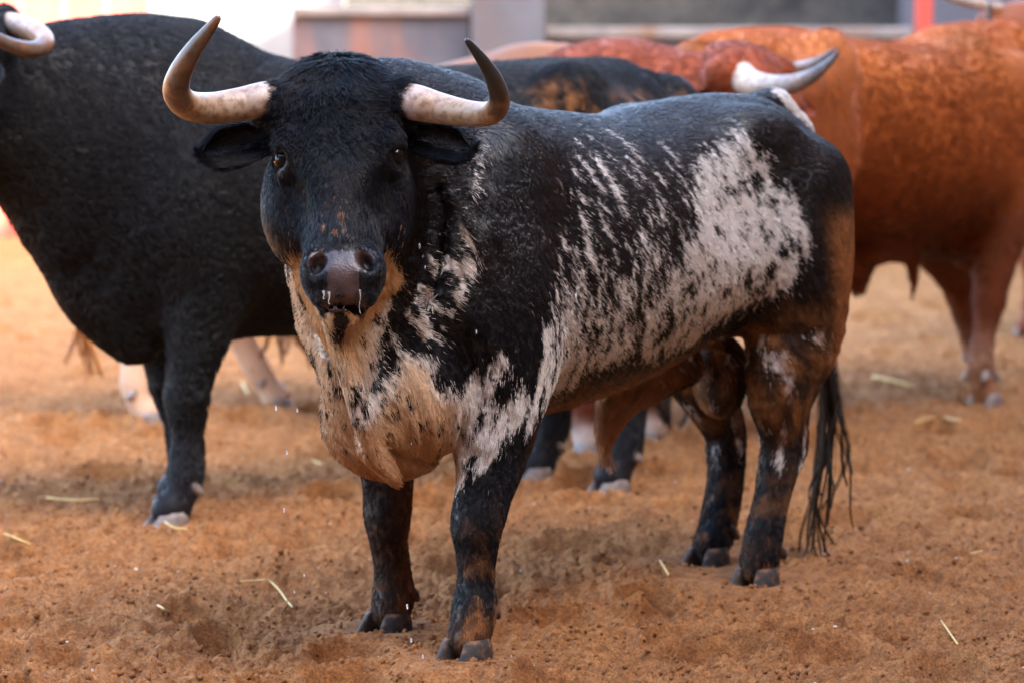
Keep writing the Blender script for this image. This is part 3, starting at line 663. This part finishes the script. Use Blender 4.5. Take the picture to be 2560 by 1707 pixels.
    b4 = sstep(.42, .03, z) * sstep(.0, .30, fbm(P * 34, 53, 3)) * .9
    b5 = sstep(.46, .42, z) * (x > .8) * (y < .165) * (z > .33) * .95 + (np.hypot(x - 1.02, z - .46) < .05) * .7
    kn = (x > .5) * sstep(.14, .05, z - .0) * .25
    m = np.clip(np.maximum.reduce([b1, b2, b3, b4, b5, kn]) + 0, 0, 1); m = m * (.6 + .4 * sstep(-.3, .2, sp2))
    dirt = hd * (l_ < .02) * (l_ > -.10) * (t > .30) * (t < .47) * (o > -.08) * (sp2 + .5 * fbm(P * np.array([70, 70, 30]), 61, 2) > .62); m = np.maximum(m, dirt * .8)
    C = C + m[:, None] * (MUD * (.75 + .5 * sstep(-.5, .5, sp) + .5 * b3)[:, None] - C)
    sh = sstep(.545, .50, z) * sstep(-.36, -.26, x) * sstep(.02, -.03, x) * (side < .07) * .8; C = C + sh[:, None] * (np.array((.40, .19, .085)) - C)
    return C, W, m
def hair_curves(name, parent, pts, rad, col, material, wet_glint=None):
    ns, k, _ = pts.shape
    hc = bpy.data.hair_curves.new(name); hc.add_curves([k] * ns)
    hc.attributes['position'].data.foreach_set('vector', pts.astype(np.float32).ravel())
    a = hc.attributes.get('radius') or hc.attributes.new('radius', 'FLOAT', 'POINT'); a.data.foreach_set('value', rad.astype(np.float32).ravel())
    c = hc.attributes.new('hair_color', 'FLOAT_COLOR', 'CURVE'); c.data.foreach_set('color', np.concatenate([col, np.full((ns, 1), .25) if wet_glint is None else wet_glint[:, None]], 1).astype(np.float32).ravel())
    o = bpy.data.objects.new(name, hc); COL.objects.link(o); hc.materials.append(material); o.parent = parent; o['kind'] = 'stuff'
    return o
def grow(V, Q, N, Fl, nclump, per, dens, length, lift, curl, rc=.006, rad=.00045, clump=.6, wild=.3, npt=4):
    """strands in clumps over a quad mesh; dens, length, lift, curl are per vertex"""
    ar = .5 * np.linalg.norm(np.cross(V[Q[:, 2]] - V[Q[:, 0]], V[Q[:, 3]] - V[Q[:, 1]]), axis=1) * dens[Q].mean(1)
    f = RNG.choice(len(Q), nclump, p=ar / ar.sum()); a, b = RNG.random((2, nclump)); q = Q[f]
    w = np.stack([(1-a)*(1-b), a*(1-b), a*b, (1-a)*b], 1)
    def itp(A): return (A[q] * (w[:, :, None] if A.ndim == 2 else w)).sum(1)
    c, n_, fl, L, lf, cu = itp(V), itp(N), itp(Fl), itp(length), itp(lift), itp(curl)
    n_ /= np.linalg.norm(n_, axis=1)[:, None]
    rnd = RNG.normal(size=(nclump, 3)) * (.07 + .12 * np.minimum(cu * 3, 1))[:, None]; sw = np.stack([fbm(c * 11, 71 + i, 2) for i in range(3)], 1) * wild
    fl = fl + rnd + sw * (1 + 2 * (cu > .2))[:, None]; fl -= n_ * (fl * n_).sum(1)[:, None]; fl /= np.linalg.norm(fl, axis=1)[:, None] + 1e-6
    bt = np.cross(n_, fl)
    m = nclump * per; I = np.repeat(np.arange(nclump), per)
    r = rc * np.sqrt(RNG.random(m)); an = RNG.random(m) * 2 * math.pi; of, ob = r * np.cos(an), r * np.sin(an)
    Ls = L[I] * (.7 + .6 * RNG.random(m)); ls = lf[I] * (.6 + .8 * RNG.random(m)); ph = RNG.random(nclump)[I] * 6.28; cs = cu[I]
    out = np.zeros((m, npt, 3)); tilt = RNG.normal(size=m) * .16
    for k in range(npt):
        s = k / (npt - 1)
        lat = ob * (1 - clump * s) + Ls * s * tilt * .6 + cs * Ls * .33 * np.sin(s * 5.0 + ph)
        lon = of * (1 - clump * s * .5) + Ls * s * (1 - .35 * np.minimum(cs, 1) * s)
        up = -.0010 + .0022 * min(1.0, s * 3) + Ls * ls * (s - .45 * s * s) + cs * Ls * .22 * s * np.cos(s * 5.0 + ph)
        out[:, k] = c[I] + bt[I] * lat[:, None] + fl[I] * lon[:, None] + n_[I] * up[:, None]
    R = np.ones((m, npt)) * rad * (1 - .75 * (np.arange(npt) / (npt - 1)) ** 2)[None, :] * (.7 + .6 * RNG.random(m))[:, None]
    smp = out[:, 0] + fl[I] * (RNG.normal(size=m) * .45 * np.minimum(Ls, .025) * (1 + 2.5 * (RNG.random(m) > .82)))[:, None] + bt[I] * (RNG.normal(size=m) * .0025 * (1 + 3 * (RNG.random(m) > .85)))[:, None]
    return out, R, smp, I
# ------------------------------------------------------------------ the spotted bull in front
VOX = .009
bullA = empty('spotted_bull', tuple(BA.o), BA.yaw, 'black bull speckled with white, facing the camera with wide upturned horns', 'bull')
prA = spotted_prims(); VA, QA = polygonise(prA, VOX); VA = relax(VA, QA, 4); NA = vnormals(VA, QA)
# loose skin: folds hang along the neck and throat, muscle and rib relief elsewhere
nk = sstep(.62, .80, VA[:, 0]) * sstep(1.22, 1.05, VA[:, 2]) * sstep(.42, .55, VA[:, 2]) * sstep(1.14, 1.02, VA[:, 0] + .12 * (VA[:, 2] > .95))
fo = np.stack([(VA[:, 0] - .40 * VA[:, 2]) * 15, VA[:, 1] * 9, VA[:, 2] * 2.2], 1)
dsp = nk * .016 * (1 - 2 * np.abs(fbm(fo, 81, 2))) + .0035 * fbm(VA * 9, 83, 3)
VA = VA + NA * dsp[:, None]; NA = vnormals(VA, QA)
meA = mesh_from('body', VA, QA); bodyA = obj('body', meA, MAT['bull_skin'], bullA)
CA, WA, MA = spotted_coat(VA); color_attr(meA, 'coat', CA * .8)
hA = (VA - HA.P) @ HA.e.T; tA, lA, oA = hA.T
headA = (tA > -.1) & (tA < .66) & (np.abs(lA) < .24) & (oA > -.26) & (VA[:, 0] > .98)
padA = headA & (tA > .475) & (tA < .625) & (np.abs(lA) < .040 + .026 * sstep(.505, .48, tA) + .014 * sstep(.55, .585, tA)) & (oA > -.062)
nosA = np.minimum(np.linalg.norm((hA - (.503, .054, -.004)) / (1.4, 1, 1), axis=1), np.linalg.norm((hA - (.503, -.054, -.004)) / (1.4, 1, 1), axis=1)); padA |= headA & (nosA < .024)
meA.materials.append(MAT['nose']); pf = padA[QA].all(1); meA.polygons.foreach_set('material_index', pf.astype(np.int32))
def pxl(rows): return [BA.loc(at(px, py, d)) for px, py, d, r in rows], [.94 * r * d / FPX for px, py, d, r in rows]
pts, rad = pxl([(745,238,8.25,44), (665,249,8.15,48), (600,262,8.13,45.5), (525,271,8.08,42), (467,262,8.00,39), (441,228,7.93,37), (453,178,7.88,31), (486,122,7.85,24), (520,78,7.83,17), (540,52,7.82,12), (547,44,7.82,9)])
hornR = add_horn(bullA, pts, rad, 'horn_muddy'); hornR['label'] = 'horn caked with mud up to its blunt tip'
pts, rad = pxl([(955,243,8.25,44), (1028,255,8.15,49), (1100,272,8.13,42), (1170,284,8.08,35), (1225,284,8.01,32), (1248,255,7.95,29), (1237,205,7.90,24), (1212,160,7.87,18), (1186,125,7.85,12.5), (1170,105,7.84,8.5), (1165,100,7.84,6)])
hornL = add_horn(bullA, pts, rad, 'horn_dark'); hornL['label'] = 'horn with a black pointed tip'
for s in (-1, 1): add_eye(bullA, HA, s)
for (x, y, yw, fx, fz) in ((.826, .237, .02, -.055, .115), (.622, -.156, -.02, -.05, .095), (-.550, .183, .03, -.06, .09), (-.785, -.123, -.03, -.07, .09)):
    add_hoof(bullA, x, y, yw, 'hoof', 1.1, (fx, fz))
e1, e2, e3 = HA.e; earsA = []
for s, (b0, tp, wd) in ((-1, (HA(.105, -.140, -.125), HA(.150, -.315, -.115), .110)), (1, (HA(.115, .145, -.125), HA(.160, .305, -.12), .100))):
    Ve, Fe = ear_mesh(b0, tp, e1 * .97 + e2 * s * -.1, e3 * .85 + e1 * .5, wd, .42, -.05)
    if s > 0: Fe = Fe[:, ::-1]
    me = mesh_from('ear', Ve, Fe); color_attr(me, 'coat', np.tile(BLACK, (len(Ve), 1))); obj('ear', me, MAT['bull_skin'], bullA)
    earsA.append((Ve, Fe, tp - b0))
# hair
flA = flow_at(prA, VA, NA)
tors = np.array([-.75, 0, -.65]); isb = (VA[:, 0] < .55) & (VA[:, 2] > .55)
flA = np.where((isb & (np.abs(VA[:, 1]) > .02))[:, None], tors, flA)
pollA = sstep(.14, .04, tA) * headA * (oA > -.16); flA = flA + pollA[:, None] * (e2[None, :] * (np.tanh(lA * 20) * 1.6)[:, None] + e1 * .7)
foreA = headA * sstep(.30, .18, tA) * sstep(.0, .1, tA) * (oA > -.09)
flA -= NA * (flA * NA).sum(1)[:, None]; flA /= np.linalg.norm(flA, axis=1)[:, None] + 1e-6
muz = headA & (tA > .42) & (oA > -.10); x, y, z = VA.T
eyeA = np.minimum(np.linalg.norm(hA - (.214, .126, -.046), axis=1), np.linalg.norm(hA - (.214, -.126, -.046), axis=1))
ln = np.full(len(VA), .0145); ln = np.where(z < .60, .020, ln); ln = np.where((z < .5) & (x > .3), .015, ln); ln = np.where((x > .7) & (z < .9) & ~headA, .015, ln)
ln = np.where(headA, .016 + .013 * pollA + .012 * foreA, ln); ln = np.where(muz, .008, ln); ln *= .2 + .8 * sstep(.026, .055, eyeA)
lf = np.full(len(VA), .13); lf = np.where(headA, .22 + .12 * pollA + .15 * foreA, lf); lf = np.where((z < .6) & ~headA, .24, lf)
cu = foreA * .45 + .12 * pollA + .18 * ((x < -.4) & (z < .65)) + .22 * ((z < .34) & (x > .4))
dn = np.ones(len(VA)); dn *= np.where((NA @ (BA.R @ np.array([0, -1, .25]))) < -.15, .25, 1.0); dn = np.where(headA, dn * 1.9, dn); dn = np.where(padA | ((eyeA < .029) & (tA > .198)), 0.0, dn); dn *= sstep(.0, .05, z)
dn = np.where((tA > .56) & headA & (np.abs(lA) < .05) & (oA > -.09), .1, dn)
P1, R1, root, I1 = grow(VA, QA, NA, flA, 80000, 6, dn, ln, lf, cu, rad=.00050, wild=.16, clump=.35)
c1, w1, m1 = spotted_coat(root - 0.0); c1 = c1 * (.75 + .5 * RNG.random(len(c1)))[:, None]
wet_glint = np.repeat(RNG.random(80000), 6)                              # random clumps lightened as painted glints among the black ones
c1 = np.where(((w1 < .5) & (m1 < .2) & (wet_glint > .93))[:, None], c1 + np.array((.022, .016, .014)), c1)
sets = [(P1, R1, c1)]
for Ve, Fe, ax in earsA:
    Ne = vnormals(Ve, Fe); fe = np.tile(ax / np.linalg.norm(ax), (len(Ve), 1)); on = np.ones(len(Ve))
    p_, r_, rt_, i_ = grow(Ve, Fe, Ne, fe - Ne * (fe * Ne).sum(1)[:, None], 1500, 6, on, on * .028, on * .35, on * .05)
    sets.append((p_, r_, np.tile(BLACK, (len(p_), 1)) * (.7 + .9 * RNG.random((len(p_), 1)))))
rts = np.concatenate([s_[0][:, 0] for s_ in sets]); wx, wy, wz = rts.T
wetA = sstep(.70, .95, wz + .12 * fbm(rts * 4, 91, 2)) * sstep(1.0, .78, wx) * (.55 + .45 * sstep(-.3, .3, fbm(rts * np.array([14, 14, 5]), 93, 2)))
hair_curves('coat', bullA, *[np.concatenate([s_[i] for s_ in sets]) for i in range(3)], MAT['hair'], wetA)
# tail switch: long wet locks
def locks(name, parent, root, n, per, length, spread, col, k=9, gather=.012, wav=.02, rad=.0011):
    cl = RNG.normal(size=(n, 3)) * spread; P = np.zeros((n * per, k, 3)); I = np.repeat(np.arange(n), per); ph = RNG.random((n, 2)) * 6.28; fr = 5 + 5 * RNG.random(n); L = length * (.55 + .5 * RNG.random(n)); L[:3] = length
    jo = RNG.normal(size=(n * per, 3)) * gather
    for j in range(k):
        s = j / (k - 1); g = np.array([1, 1, .3]) * (s ** 1.2)
        c = root + np.array([0, 0, -1.0]) * (L * s)[:, None] + cl * g * 2.0 + np.stack([np.sin(fr * s + ph[:, 0]), np.sin(fr * s + ph[:, 1]), 0 * L], 1) * wav * s
        P[:, j] = c[I] + jo * (1 - .75 * s) * np.array([1, 1, 1.5]) + RNG.normal(size=(n * per, 1)) * 0
    P[:, :, 2] = np.maximum(P[:, :, 2], .012)
    R = np.ones((n * per, k)) * rad * (1 - .6 * np.linspace(0, 1, k))[None, :]
    c = np.asarray(col) * (.6 + .8 * RNG.random((n * per, 1)))
    return hair_curves(name, parent, P, R, c, MAT['hair'])
tl = np.array([-1.025, .12, .64]); locks('tail_switch', bullA, tl, 20, 14, .64, np.array([.014, .020, .02]), (.020, .012, .008), k=12, gather=.007, wav=.03, rad=.0009)
locks('sheath_tuft', bullA, np.array([-.10, 0, .405]), 8, 14, .07, np.array([.007, .007, .006]), (.34, .16, .07), k=5, gather=.007, wav=.006, rad=.0007)
# drool
for l0, t0, ll, w0 in ((.036, .578, .045, .0011), (-.032, .580, .020, .0020), (-.044, .577, .010, .0018)):
    a = HA(t0, l0, -.012); dz = np.array([0, 0, -1.0])
    obj('drool', tube([a - dz * .008, a + dz * ll * .2 + e2 * .0015, a + dz * ll * .7 - e2 * .001, a + dz * ll + e2 * .002], [w0 * 1.6, w0 * .8, w0 * .45, w0 * .75], 4, 8), MAT['drool'], bullA)
# ------------------------------------------------------------------ the other bulls
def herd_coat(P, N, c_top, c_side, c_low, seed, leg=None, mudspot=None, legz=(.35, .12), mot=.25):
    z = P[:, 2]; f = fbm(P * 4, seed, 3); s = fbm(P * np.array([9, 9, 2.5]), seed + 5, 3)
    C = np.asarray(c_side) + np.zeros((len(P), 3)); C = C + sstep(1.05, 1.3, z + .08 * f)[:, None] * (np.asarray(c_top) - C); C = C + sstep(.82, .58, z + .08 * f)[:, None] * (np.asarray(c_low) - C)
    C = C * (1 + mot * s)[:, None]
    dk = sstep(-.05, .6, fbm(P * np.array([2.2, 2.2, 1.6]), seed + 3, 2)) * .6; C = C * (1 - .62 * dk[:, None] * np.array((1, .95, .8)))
    if leg is not None: C = C + sstep(legz[0], legz[1], z + .05 * f)[:, None] * (np.asarray(leg) - C)
    if mudspot is not None:
        for (mx, my, mz, r) in mudspot:
            d = np.linalg.norm(P - (mx, my, mz), axis=1); k = sstep(r, r * .4, d + .6 * r * np.abs(fbm(P * 18, seed + 9, 3))) * (fbm(P * np.array([40, 40, 16]), seed + 10, 2) > -.05) * .85; C = C + k[:, None] * (MUD * 1.2 - C)
    return C
def herd_bull(name, label, frame, sc, dx, colours, head=None, neck=None, vox=.018, horns=None, hmat='horn_pale', hoof='pale_hoof', seed=1, hairs=0, hl=.03, hcurl=.0, extra=None, hump=1.0, belly=1.0, tail_col=(.01,.01,.012), tailn=8, **kw):
    root = empty(name, tuple(frame.o), frame.yaw, label, 'bull'); root.scale = (sc,) * 3
    pr, H = standard_bull(dx, head, neck, hump=hump, belly=belly)
    if extra: pr += extra
    V, Q = polygonise(pr, vox); V = relax(V, Q, 3); N = vnormals(V, Q); V = V + N * (.012 * fbm(V * np.array([5, 5, 3]), seed + 30, 3))[:, None]; N = vnormals(V, Q)
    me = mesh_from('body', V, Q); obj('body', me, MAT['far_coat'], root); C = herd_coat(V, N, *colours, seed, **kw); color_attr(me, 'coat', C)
    def lp(rows): return [frame.loc(at(px, py, d)) / sc for px, py, d, r in rows], [r * d / FPX / sc for px, py, d, r in rows]
    if horns:
        for h in horns: add_horn(root, *lp(h), hmat)
    else:
        for s in (-1, 1): add_horn(root, [H(.05, s*.13, -.07), H(.05, s*.24, -.06), H(.03, s*.35, .0), H(-.06, s*.40, .08), H(-.20, s*.39, .14)], [.042, .040, .034, .024, .006], hmat)
    for s in (-1, 1):
        add_eye(root, H, s); f1, f2, f3 = H.e
        Ve, Fe = ear_mesh(H(.105, s*.14, -.125), H(.16, s*.31, -.14), f1 - f2 * s * .1, f3 * .85 + f1 * .5, .10, .42, -.05); Fe = Fe[:, ::-1] if s > 0 else Fe
        mm = mesh_from('ear', Ve, Fe); color_attr(mm, 'coat', np.tile(np.asarray(colours[1]) * .8, (len(Ve), 1))); obj('ear', mm, MAT['far_coat'], root)
    for s, d, x0 in ((1, dx[0], .735), (-1, dx[1], .735)): add_hoof(root, x0 + d, s * .20, 0, hoof, 1.05, (-.06, .115))
    for s, d, x0 in ((1, dx[2], -.635), (-1, dx[3], -.635)): add_hoof(root, x0 + d, s * .18, 0, hoof, 1.05, (-.06, .115))
    locks('tail_switch', root, np.array([-1.04, 0, .55]), tailn, 30, .38, np.array([.02, .03, .02]), tail_col)
    if hairs:
        fl = flow_at(pr, V, N); on = np.ones(len(V)); toc = frame.R @ np.array([0, -1, .3]); dn = np.where(N @ toc > -.2, 1.0, .15) * sstep(.05, .2, V[:, 2])
        p_, r_, rt, _ = grow(V, Q, N, fl, hairs, 5, dn, on * hl, on * .35, hcurl * sstep(.35, .9, V[:, 0]), rc=.011, rad=.0008, clump=.2, wild=.12)
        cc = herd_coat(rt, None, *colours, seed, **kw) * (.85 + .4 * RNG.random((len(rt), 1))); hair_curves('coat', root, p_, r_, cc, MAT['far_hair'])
    return root
K = (.007, .0072, .009)
fB = Frame((-.41, 11.22), (-.86, -.51))
herd_bull('black_bull', 'black curly coated bull standing broadside behind the spotted bull, facing left', fB, 1.07, (.05, -.15, -.05, 0), (K, (.0065, .0065, .0075), (.006, .0058, .006)),
          horns=[[(-25,45,10.6,27), (40,62,10.45,27), (92,82,10.34,26), (112,106,10.25,24), (88,124,10.17,22), (40,118,10.1,19), (-15,92,10.05,15), (-60,50,10.02,8)], [(-150,60,11.0,25), (-200,60,11.1,22), (-240,20,11.1,12), (-235,-40,11.1,4)]],
          hmat='horn_muddy', seed=200, hairs=34000, hl=.017, hcurl=.35, mudspot=[(-.45,.26,1.12,.16), (-.70,.24,1.05,.22), (-.95,.15,1.1,.15), (-.3,.3,1.0,.12)], leg=(.012,.011,.013))
fE = Frame((-.15, 13.25), (.67, -.74))
hE = Head((1.44, -.03, 1.38), np.array([.55, 0, -.835]), Y_, np.array([.835, 0, .55]))
nE = [(.62,0,1.02,.25,.36,.40), (.82,0,1.04,.235,.345,.40), (1.04,0,1.06,.20,.31,.36), (1.22,-.01,1.09,.165,.27,.28), (1.36,-.02,1.13,.13,.2,.2)]
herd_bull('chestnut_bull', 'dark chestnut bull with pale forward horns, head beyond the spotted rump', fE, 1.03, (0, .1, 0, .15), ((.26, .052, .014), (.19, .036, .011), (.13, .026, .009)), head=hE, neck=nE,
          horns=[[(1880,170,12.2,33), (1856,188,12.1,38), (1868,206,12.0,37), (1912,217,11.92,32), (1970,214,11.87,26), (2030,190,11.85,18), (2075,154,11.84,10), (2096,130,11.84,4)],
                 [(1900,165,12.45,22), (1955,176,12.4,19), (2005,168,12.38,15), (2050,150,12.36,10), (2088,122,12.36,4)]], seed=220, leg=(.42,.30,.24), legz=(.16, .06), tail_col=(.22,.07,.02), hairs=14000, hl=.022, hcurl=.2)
LOWH = Head((1.55, 0, 1.16), np.array([.45, 0, -.893]), Y_, np.array([.893, 0, .45]))
LOWN = [(.62,0,1.0,.25,.31,.40), (.84,0,1.0,.23,.31,.38), (1.08,0,1.0,.20,.31,.34), (1.30,0,1.0,.165,.27,.28), (1.46,0,1.0,.13,.19,.2)]
fI = Frame((-.62, 13.95), (.95, .3))
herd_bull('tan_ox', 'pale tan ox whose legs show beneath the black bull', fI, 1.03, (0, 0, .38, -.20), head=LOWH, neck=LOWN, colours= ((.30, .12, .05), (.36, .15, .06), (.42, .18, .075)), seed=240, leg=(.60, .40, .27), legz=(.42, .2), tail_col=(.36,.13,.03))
fF = Frame((1.33, 13.82), (.6, .8))
herd_bull('orange_brown_ox', 'big orange brown ox at the right edge, standing side on', fF, 1.15, (.50, -.20, .0, 0), hump=0.0, head=LOWH, neck=LOWN, colours= ((.52, .165, .042), (.29, .072, .015), (.14, .032, .007)), seed=260, mot=.2, belly=.86, hairs=24000, hl=.016, leg=(.30, .15, .085), legz=(.36, .08), tail_col=(.3,.1,.03),  # back colour brightened and belly darkened to paint in top light and shade
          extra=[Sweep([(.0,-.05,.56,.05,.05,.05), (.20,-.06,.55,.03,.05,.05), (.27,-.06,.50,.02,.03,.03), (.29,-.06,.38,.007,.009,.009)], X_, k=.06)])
fH = Frame((3.14, 18.0), (-.55, -.83))
hH = Head((1.33, 0, 1.50), np.array([.62,0,-.785]), Y_, np.array([.785,0,.62]))
herd_bull('distant_ox', 'brown ox far behind, only poll and one pale horn above the orange back', fH, 1.08, (0, 0, 0, 0), ((.22, .06, .02), (.20, .055, .02), (.15, .04, .015)), head=hH, seed=280,
          horns=[[(2500,22,16.85,14), (2462,14,16.8,14), (2420,6,16.75,13), (2375,-6,16.7,11), (2340,-30,16.68,7), (2330,-60,16.68,3)], [(2570,22,16.85,14), (2610,14,16.8,14), (2650,4,16.75,12), (2690,-20,16.7,8), (2700,-60,16.7,3)]])

# ------------------------------------------------------------------ straw, pebbles, clods, flying drops
m, n, l, b = mat('straw', .6); l.new(ramp(n, l, noise_node(n, l, 30, 2), [(.3, (.50, .32, .10)), (.7, (.66, .48, .18))]), b.inputs['Base Color'])
def straw(label, px, r=.0027):
    P = []
    for i, (x, y) in enumerate(px):
        g = gnd(x, y); z = floor_height(np.array([g[0]]), np.array([g[1]]))[0]; g = gnd(x, y, z + .020); P.append(g)
    P = np.array(P); o0 = P.mean(0); o = obj('straw_stalk', tube(P - o0, [r] * len(P), 3, 6), MAT['straw']); o.location = tuple(o0); tag(o, label, 'straw', 'straw stalks on the sand')
straw('long straw stalk bent in the middle, left of the far fore hoof', [(602,1452), (640,1451), (671,1450), (698,1474), (715,1498), (731,1516)])
straw('short thick straw stalk near the left edge of the sand', [(11,1333), (45,1347), (76,1360)], .0035)
straw('pale straw stalk lying level left of the black bull hoof', [(116,1243), (180,1249), (248,1247)], .0035)
straw('greenish straw stalk just in front of the black bull hoof', [(412,1303), (435,1318), (468,1322)], .003)
straw('tiny straw splinter in the left foreground', [(394,1512), (412,1522), (428,1532)])
straw('thin straw stalk standing out at the lower right', [(2353,1551), (2372,1578), (2393,1608)])
straw('short straw stalk right of the swinging tail', [(2430,1383), (2456,1377)])
straw('faded straw stalk behind the far fore leg', [(780,1150), (805,1160)], .003)
straw('long faded straw stalk on the pale sand at the right', [(2290,1055), (2340,1042), (2400,1050)], .005)
straw('straw stalk on the pale sand below the ox belly', [(2180,940), (2230,950), (2280,965)], .006)
straw('bright straw stalk on the sand left of the spotted throat', [(605,955), (620,985)], .005)
straw('tiny straw splinter before the far hind hoof', [(1650,1400), (1672,1436)])
def ico(sub=1):
    import bmesh
    bm = bmesh.new(); bmesh.ops.create_icosphere(bm, subdivisions=sub, radius=1.0); v = np.array([q.co[:] for q in bm.verts]); bm.verts.index_update(); f = np.array([[q.index for q in p.verts] for p in bm.faces]); bm.free(); return v, f
def scatter(name, n, size, material, seed, label, dmin=7.4, dmax=13, sub=1, lift=.3, pw=1.0):
    r = np.random.default_rng(seed); v0, f0 = ico(sub); D = dmin + (dmax - dmin) * r.random(n) ** pw; X = (r.random(n) * 2 - 1) * (.16 * D + .25); Zc = floor_height(X, D)
    s = size[0] + (size[1] - size[0]) * r.random(n) ** 3; sq = .55 + .5 * r.random((n, 3))
    V = np.zeros((n, len(v0), 3)); jit = 1 + .22 * (r.random((n, len(v0), 1)) - .5) * 2
    V[:] = v0[None] * jit * sq[:, None, :] * s[:, None, None]; V += np.stack([X, D, Zc + s * lift], 1)[:, None, :]
    F = (f0[None] + (np.arange(n) * len(v0))[:, None, None]).reshape(-1, 3)
    o = obj(name, mesh_from(name, V.reshape(-1, 3), F, sub > 1), MAT[material]); return tag(o, label, None, None, 'stuff')
scatter('soil_clods', 22000, (.0016, .011), 'sand', 3, 'small crumbs of reddish soil over the sand', pw=1.5)
plain('pebble', (.36, .27, .20), (.66, .58, .50), 9, .6)
scatter('gravel', 420, (.002, .0062), 'pebble', 4, 'pale pebbles sprinkled over the sand', sub=2, lift=.5, pw=1.3)
m, n, l, b = mat('water', .02); b.inputs['Base Color'].default_value = (.95, .96, 1, 1); b.inputs['Transmission Weight'].default_value = .6
v0, f0 = ico(2); r = np.random.default_rng(9); dr = [(690,1020), (743,1025), (717,1130), (710,1275), (1028,1108), (1191,830), (1057,642), (1049,616), (1063,668), (760,1437), (736,1478), (1018,1515), (1028,1600), (1057,1640), (1440,740)]
V = np.concatenate([v0 * np.array([.0022, .0022, .006]) * (.5 + .6 * r.random()) + at(px, py, 7.95 + .25 * r.random()) for px, py in dr]); F = np.concatenate([f0 + i * len(v0) for i in range(len(dr))])
tag(obj('falling_droplets', mesh_from('falling_droplets', V, F), MAT['water']), 'sprinkled water drops falling round the spotted bull', None, None, 'stuff')
